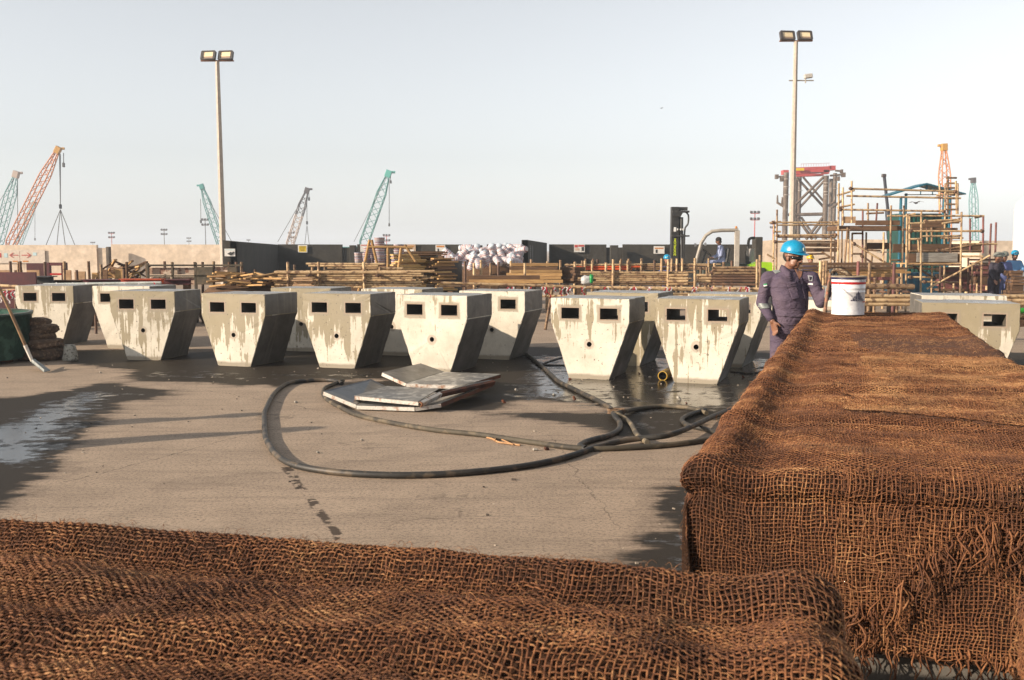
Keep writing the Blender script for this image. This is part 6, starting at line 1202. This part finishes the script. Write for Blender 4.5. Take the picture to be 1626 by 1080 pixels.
# painted arrow board on the cream wall
a, b = W(-30, 397, WYL - .05), W(72, 418, WYL - .05); rt_ = empty('arrow_board', ((a.x + b.x) / 2, WYL - .06, (a.z + b.z) / 2)); tag(rt_, 'wide faded board on the cream wall with two red arrows pointing apart', 'sign'); o_ = rt_.location
MB().box((0, 0, 0), (b.x - a.x, .02, a.z - b.z)).build('board', plain('board_cream', (.68, .58, .48)), rt_)
def ab(x0, x1, y0, y1, mt, nm): p, q = W(x0, y0, WYL - .08) - o_, W(x1, y1, WYL - .08) - o_; MB().box(((p.x + q.x) / 2, -.016, (p.z + q.z) / 2), (q.x - p.x, .008, p.z - q.z)).build(nm, mt, rt_)
ab(30.6, 31.9, 399, 426, SR, 'divider'); ab(18, 29, 404.7, 405.9, SR, 'arrow_shaft'); ab(34, 46, 404.7, 405.9, SR, 'arrow_shaft')
for tip, s_ in ((14.5, 1), (49.5, -1)):
    for v in (-1, 1): p = [W(tip, 405.3, WYL - .08), W(tip + s_ * 6, 405.3 + v * 4, WYL - .08), W(tip + s_ * 7.5, 405.3 + v * 4, WYL - .08), W(tip + s_ * 2, 405.3, WYL - .08)]; MB().prism([q - o_ + Vector((0, -.012, 0)) for q in p], (0, .006, 0)).build('arrow_head', SR, rt_)
ab(6, 12, 402, 409, SK_, 'symbol'); ab(52, 58, 401, 406, SK_, 'symbol'); ab(-3, 2, 402, 409, SR, 'symbol'); ab(20, 28, 414, 416, SO, 'text_line'); ab(36, 45, 414, 416, SO, 'text_line')
# ------------------------------------------------------------ floodlight posts
def flood(px, ytop, Y, lab, cam_=False, off=(0, 0)):
    base = W(px, 400, Y); top = W(px, ytop, Y).z; rt_ = empty('floodlight_post', (base.x, Y, 0)); tag(rt_, lab, 'light post'); pm = worn('post_cream', (.52, .44, .36), (.46, .39, .32), 2, .6, 0, bump=.001, var=.02); r_ = 4.6 / 1580 * Y
    MB().tube([(0, 0, 0), (0, 0, top * .5), (0, 0, top)], [r_ * 1.15, r_ * .95, r_ * .72], 8, 0, True, False).build('pole', pm, rt_)
    s = Y / 1580; MB().box((0, 0, top + .02), (51 * s, .12, 1.6 * s)).build('crossbar', worn('bar_rust', (.25, .11, .06), (.16, .07, .04), 6, .7), rt_)
    for sx, skew in ((-13.5 * s, 1), (13.5 * s, 1)):
        hd = empty('lamp_head', (sx, 0, top + 8.6 * s)); hd.parent = rt_; hd.rotation_euler = (R(-20), 0, R(8) * (1 if off[0] else -1))
        fr = MB(); w_, h_ = 20 * s, 13.5 * s
        for (cx_, cz, ww, hh) in ((0, h_ / 2, w_, .05), (0, -h_ / 2, w_, .05), (-w_ / 2, 0, .06, h_), (w_ / 2, 0, .06, h_)): fr.box((cx_, 0, cz), (ww + .03, .14, hh))
        fr.build('housing', plain('lamp_dark', (.07, .06, .055), .5), hd); MB().box((0, .055, 0), (w_ * .97, .02, h_ * .97)).build('back_plate', plain('lamp_dark', (.07, .06, .055), .5), hd)
        MB().box((0, -.02, h_ * .14), (w_ * .9, .03, h_ * .62)).build('lens', worn('lens_cream', (.80, .66, .42), (.72, .58, .38), 14, .25, 0), hd); MB().box((0, -.02, -h_ * .36), (w_ * .9, .03, h_ * .26)).build('reflector', plain('reflector_tan', (.42, .30, .22), .5), hd)
    if cam_:
        z_ = W(px, 128, Y).z; MB().tube([(-.25, 0, z_), (.75, 0, z_)], .025, 8).build('camera_arm', GUARD, rt_); MB().tube([(.42, 0, z_ - .1), (.42, 0, z_ + .12)], .03, 8).build('camera_arm', GUARD, rt_); cm = MB(); cm.box((0, 0, 0), (.34, .16, .18), 0, (0, -.12, 0), .03); o = cm.build('camera_body', worn('cam_white', (.5, .47, .42), (.4, .37, .33), 5, .5), rt_); o.location = (.52, -.02, z_ + .17)
    return rt_
f1 = flood(354.5, 97.5, 42, 'tall floodlight post on the left rising beside the black wall return'); f1.rotation_euler.y = R(-.25); f2 = flood(1257, 66, 41, 'tall floodlight post on the right with a small camera on an arm', True, (1, 0)); f2.rotation_euler.y = R(-.9 * .25)
# ------------------------------------------------------------ great steel tower
ST_ = worn('jacket_steel', (.13, .09, .062), (.09, .062, .045), .5, .7, 0, bump=.003, var=.1, c3=(.20, .16, .13)); JR = plain('jacket_red', (.50, .075, .07), .5)
JY = 130.0; jk = empty('steel_tower', (W(1288, 400, JY).x, JY, 0)); tag(jk, 'great brown steel lattice tower with red top beams behind the right post', 'steel tower')
JP = lambda x, y, d=0: W(x, y, JY + d) - jk.location
def jt(x0, y0, x1, y1, r, d0=0, d1=None, name='leg', mat=ST_): MB().tube([JP(x0, y0, d0), JP(x1, y1, d0 if d1 is None else d1)], r, 14).build(name, mat, jk)
D = 8.0
for x, d, yt in ((1248.5, 0, 274), (1312, 0, 279), (1270, D, 280), (1326, D, 275), (1264, D * .5, 282), (1320, D * .6, 284)): p = JP(x, yt, d); MB().tube([p, Vector((p.x, p.y, 0))], .34 if d == 0 else .27, 14).build('leg', ST_, jk)
for x, yy in ((1248.5, 285), (1248.5, 297), (1248.5, 310), (1312, 291), (1312, 296), (1312, 305), (1312, 310), (1325, 290), (1325, 300), (1270, 290), (1270, 303)): p = JP(x, yy, 0 if x < 1320 and x != 1270 else D); MB().tube([p, p + Vector((0, 0, .07))], .40, 14).build('collar_ring', plain('ring_pale', (.45, .40, .35)), jk)
for (a0, b0, a1, b1, r, d) in ((1263, 325, 1308, 281, .17, 0), (1265, 282, 1308, 329, .17, D * .3), (1266, 334, 1309, 287, .17, D), (1275, 281, 1308, 320, .15, D), (1263, 341, 1308, 340, .22, 0), (1266, 346, 1290, 380, .2, 0), (1308, 344, 1280, 380, .2, 0), (1272, 345, 1296, 380, .17, D), (1308, 352, 1288, 380, .17, D), (1252, 341, 1262, 341, .2, 0)): jt(a0, b0, a1, b1, r, d, None, 'brace')
for pts in (((1234.5, 310), (1234.5, 322), (1246, 329)), ((1242, 313), (1242, 326), (1246, 328)), ((1325.5, 308), (1325.5, 320), (1315, 327)), ((1339, 312), (1338, 318), (1320, 330))): MB().tube([JP(x, y) for x, y in pts], [.08, .17, .17], 10).build('guide_arm', ST_, jk)
for (x0, x1, y0, y1) in ((1232, 1236.5, 277, 284), (1240, 1245, 281, 288), (1330, 1334, 280, 287), (1338, 1343, 274, 281), (1336, 1339, 269, 275)): fbox(x0, x1, y0, y1, JY - .2, .6, ST_, 'bracket', jk)
jt(1234, 281, 1248, 280, .12, 0, None, 'brace'); jt(1318, 279, 1342, 277, .13, 0, None, 'brace'); jt(1326, 271, 1338, 272, .12, 0, None, 'brace')
for (pts, mt, nm) in ((((1244, 270), (1252.5, 270), (1252.5, 277), (1244, 277)), JR, 'top_beam'), (((1262, 272), (1318, 267), (1318, 273), (1262, 278)), JR, 'top_beam'), (((1262, 277), (1308, 275.5), (1308, 279), (1262, 280.5)), JR, 'top_beam'), (((1262, 266), (1320, 264), (1320, 268), (1262, 271)), JR, 'top_beam'), (((1308, 270), (1317, 270), (1317, 276), (1308, 276)), JR, 'top_beam'), (((1318, 263), (1327, 263), (1327, 270), (1318, 270)), JR, 'top_beam'), (((1263, 267), (1277, 267), (1277, 271), (1263, 271)), SY, 'walkway_box'), (((1286, 273.5), (1308, 273.6), (1308, 275), (1286, 274.6)), SB, 'gap_plate')): q3(pts, JY - (.4 if mt is not JR else 0) + (3 if pts[0][1] < 268 and mt is JR else 0), 1.2 if mt is JR else .1, mt, nm, jk)
m_ = MB()
for i in range(12): p = JP(1272 + i * 4, 265, 3); m_.tube([p, p + Vector((0, 0, .45))], .02, 5)
m_.tube([JP(1272, 260.5, 3), JP(1318, 259, 3)], .02, 5); m_.build('handrail', JR, jk)
# ------------------------------------------------------------ cranes
def crane(lab, mat, tip, foot, Y, w_, head_mat=None, ropes=(), pend=None, mat2=None, split=None, narrow=.35, n=None, rc=.09, sling=None, hook=.2):
    T_, B_ = W(tip[0], tip[1], Y), W(foot[0], foot[1], Y); d = (B_ - T_); T0 = T_; k = (T_.z - 2.0) / max(.1, T_.z - B_.z); Fp = T_ + d * k
    rt_ = empty('crawler_crane', (Fp.x, Y, 0)); tag(rt_, lab, 'crane'); O_ = rt_.location; T_, Fp = T_ - O_, Fp - O_; ax = (T_ - Fp).normalized(); L = (T_ - Fp).length; sx = ax.cross(Vector((0, 1, 0))).normalized(); sy = Vector((0, 1, 0))
    wd = lambda t: w_ * (narrow + (1 - narrow) * min(1, min(t * 20 + .3, (1 - t) * 4)))
    def pt(t, i): s_ = wd(t) / 2; return Fp + ax * L * t + sx * s_ * (1 if i in (0, 1) else -1) + sy * s_ * (1 if i in (0, 3) else -1)
    n = n or int(L / (w_ * .75)); lo = MB(); hi = MB(); sp = split if split is not None else 2
    for i in range(4):
        for a in range(n): (lo if a / n < sp else hi).tube([pt(a / n, i), pt((a + 1) / n, i)], rc, 5, 0, False)
    for a in range(n):
        m_ = lo if a / n < sp else hi
        for i in range(4): j = (i + 1) % 4; m_.tube([pt(a / n, i if a % 2 else j), pt((a + 1) / n, j if a % 2 else i)], rc * .5, 4, 0, False)
    lo.build('boom', mat, rt_)
    if hi.v: hi.build('boom_head_section', mat2 or mat, rt_)
    hm = MB(); hm.box(T_ + ax * w_ * .15, (w_ * .62, w_ * .7, w_ * .85), 0, ax.to_track_quat('Z', 'Y').to_matrix(), .05); hm.box(T_ + ax * w_ * .35 + Vector((w_ * .45 * (1 if T_.x > Fp.x else -1), 0, 0)), (w_ * .6, w_ * .25, w_ * .28), 0, None, .03); hm.build('boom_head', head_mat or mat, rt_)
    RP = plain('rope_dark', (.06, .06, .06), .6)
    for (x0, y0, x1, y1) in ropes: MB().tube([W(x0, y0, Y) - O_, W(x1, y1, Y) - O_], hook * .16, 5).build('rope', RP, rt_); MB().box(W(x1, y1, Y) - O_, (hook * .9, hook * .9, hook * 1.7), 0, None, hook * .2).build('hook_block', RP, rt_)
    if sling:
        for x1, y1 in sling[1:]: MB().tube([W(sling[0][0], sling[0][1], Y) - O_, W(x1, y1, Y) - O_], hook * .14, 5).build('sling', RP, rt_)
    if pend: MB().tube([T_, W(pend[0], pend[1], Y) - O_], hook * .14, 5).build('pendant', RP, rt_)
    s_ = -1 if T_.x > 0 else 1; MB().box((s_ * 2.2, 0, 1.75), (6.5, 3.2, 1.1), 0, None, .15).build('machinery_house', mat, rt_); MB().box((-s_ * 1.6, -1.9, 1.7), (1.6, 1.0, 1.2), 0, None, .1).build('cab', mat, rt_)
    for yy in (-2.4, 2.4): MB().box((0, yy, .6), (7.5, .95, 1.15), 0, None, .4).build('crawler_track', plain('track_dark', (.04, .04, .04)), rt_)
TEALC = plain('crane_teal', (.055, .28, .26), .5); ORC = plain('crane_orange', (.62, .21, .06), .5); YEL = plain('crane_yellow', (.60, .30, .03), .5); WHC = plain('crane_white', (.52, .40, .33), .5); DKC = plain('crane_dark', (.07, .055, .055), .5); DKB = plain('boom_navy', (.03, .035, .05), .5)
crane('orange lattice boom crane leaning right at the far left, slings hanging from its hook', ORC, (91, 240), (17, 388), 170, 1.35, YEL, [(96, 245, 96, 328), (94.5, 243, 96, 328), (101, 243, 101, 262)], None, rc=.11, sling=[(96, 333), (72, 392), (90, 392), (104, 392), (120, 392)], hook=.45)
crane('pale teal crane boom at the very left edge', TEALC, (25, 279), (-4, 386), 200, 1.6, WHC, [(28, 284, 28, 376)], (-20, 350), rc=.09, hook=.4); crane('small distant teal crane boom behind the orange one', TEALC, (54, 324), (30, 388), 330, 1.6, None, [(55.5, 332, 55.5, 380)], None, rc=.11, hook=.5)
crane('teal crane boom leaning left beside the left floodlight post', TEALC, (321, 298), (348, 380), 210, 1.3, TEALC, [(318.5, 316, 319, 352)], (368, 384), rc=.09, hook=.4); crane('crane with a dark upper boom and pale lower boom above the yellow sign', WHC, (487, 304), (461, 386), 220, 1.45, DKC, [(487.3, 308, 487.5, 354), (490.5, 306, 490.7, 316)], (441, 384), DKC, .52, rc=.12, sling=[(487.5, 358), (484, 388), (491, 388)], hook=.45)
crane('tall teal crane boom leaning right above the striped pails', TEALC, (616, 278), (578, 386), 210, 1.75, plain('crane_mint', (.08, .45, .38)), [(618, 284, 618, 357), (620, 280, 620.5, 289)], (562, 384), rc=.11, hook=.4)
crane('orange crane boom with a yellow head rising behind the gable shelter', ORC, (1499, 236), (1502, 386), 150, 1.25, YEL, [], None, rc=.10, hook=.3); crane('slim teal crane boom behind the right end of the scaffold', TEALC, (1545.5, 288), (1547, 386), 200, 1.25, DKC, [], None, rc=.08)
# plain dark jib
jb = empty('mobile_crane_jib', (W(1412, 400, 60).x, 60, 0)); tag(jb, 'slim dark telescopic jib standing left of the gable shelter', 'crane'); MB().tube([W(1404, 279, 60) - jb.location, W(1410, 335, 60) - jb.location], .09, 10).build('upper_boom', DKB, jb); MB().tube([W(1410, 335, 60) - jb.location, Vector((.2, 0, .3))], .17, 10).build('lower_boom', DKB, jb); MB().box(W(1403.5, 279, 60) - jb.location, (.25, .2, .2), 0, None, .03).build('boom_head', DKC, jb); MB().box((0, 0, .6), (2.6, 2, .9), 0, None, .1).build('carrier', DKB, jb)
# distant light masts
def mast(px, ytop, Y, lab, mat, n=2, s=1.0):
    b = W(px, 400, Y); top = W(px, ytop, Y).z; rt_ = empty('light_mast', (b.x, Y, 0)); tag(rt_, lab, 'light mast', 'far light masts along the horizon'); MB().tube([(0, 0, 0), (0, 0, top)], [.12 * s, .09 * s], 8).build('pole', mat, rt_)
    for k in range(n): MB().box((0, 0, top - k * 1.3 * s), (1.7 * s, .3, .16)).build('crossarm', mat, rt_); [MB().box((x * .55 * s, 0, top - k * 1.3 * s + .25), (.5 * s, .5, .45), 0, (.3, 0, 0), .05).build('lamp', DKC, rt_) for x in (-1.3, 0, 1.3)]
for px, yt, Y, lb, m__, n, s in ((178, 371, 300, 'red far light mast behind the left cream wall', SR, 2, 1), (261.5, 366, 300, 'grey far light mast left of the floodlight post', ST_, 2, 1), (300.5, 379, 420, 'tiny far light mast left of the teal crane', ST_, 2, 1), (327, 350, 260, 'dark double far light mast beside the leaning teal boom', DKC, 2, 1), (148, 386, 420, 'tiny far light mast over the gap of the cream wall', ST_, 1, 1), (395, 382, 420, 'tiny far mast above the shaded black wall', DKC, 1, .8), (463, 371, 300, 'far light mast behind the dark boom foot', WHC, 2, 1), (614, 375, 260, 'red far light mast left of the crane hook line', SR, 2, 1), (1197.5, 339, 200, 'red far light mast behind the forklift exhaust', SR, 2, 1), (1226.5, 356, 260, 'second red far mast left of the low scaffold', SR, 2, .8)): mast(px, yt, Y, lb, m__, n, s)
# birds
def bird(px, py, Y, s, lab):
    m_ = MB(); m_.ell((0, 0, 0), (.16 * s, .07 * s, .06 * s), 0, None, 12, 8); m_.ell((-.17 * s, 0, .02 * s), (.05 * s, .04 * s, .04 * s), 0, None, 8, 6); m_.prism([(.12 * s, -.03 * s, 0), (.28 * s, -.06 * s, .01), (.28 * s, .06 * s, .01), (.12 * s, .03 * s, 0)], (0, 0, .012))
    o = m_.build('bird', DKC); o.location = W(px, py, Y); o.rotation_euler.z = .5
    for sy in (-1, 1): w_ = MB(); w_.add([(-.08 * s, sy * .05 * s, .03 * s), (.08 * s, sy * .05 * s, .03 * s), (.10 * s, sy * .30 * s, .10 * s), (.02 * s, sy * .62 * s, .04 * s), (-.06 * s, sy * .30 * s, .11 * s)], [(0, 1, 2, 4), (4, 2, 3)]); k_ = w_.build('wing', DKC, o); mm = k_.modifiers.new('t', 'SOLIDIFY'); mm.thickness = .012
    tag(o, lab, 'bird')
bird(1050.5, 172, 60, .28, 'tiny dark bird high in the open sky'); bird(1454.5, 322.5, 60, .9, 'dark bird gliding below the gable roof')
# ------------------------------------------------------------ haze
hm = bpy.data.materials.new('haze_air'); hm.use_nodes = True; ht = hm.node_tree; ht.nodes.remove(ht.nodes['Principled BSDF'])
pv = ht.nodes.new('ShaderNodeVolumePrincipled'); pv.inputs['Color'].default_value = (.82, .90, 1, 1); pv.inputs['Density'].default_value = 0.0009; pv.inputs['Anisotropy'].default_value = 0.0
ht.links.new(pv.outputs[0], ht.nodes['Material Output'].inputs['Volume'])
o = MB().box((0, 1150, 17.5), (4400, 3200, 37)).build('haze', hm); tag(o, kind='stuff')
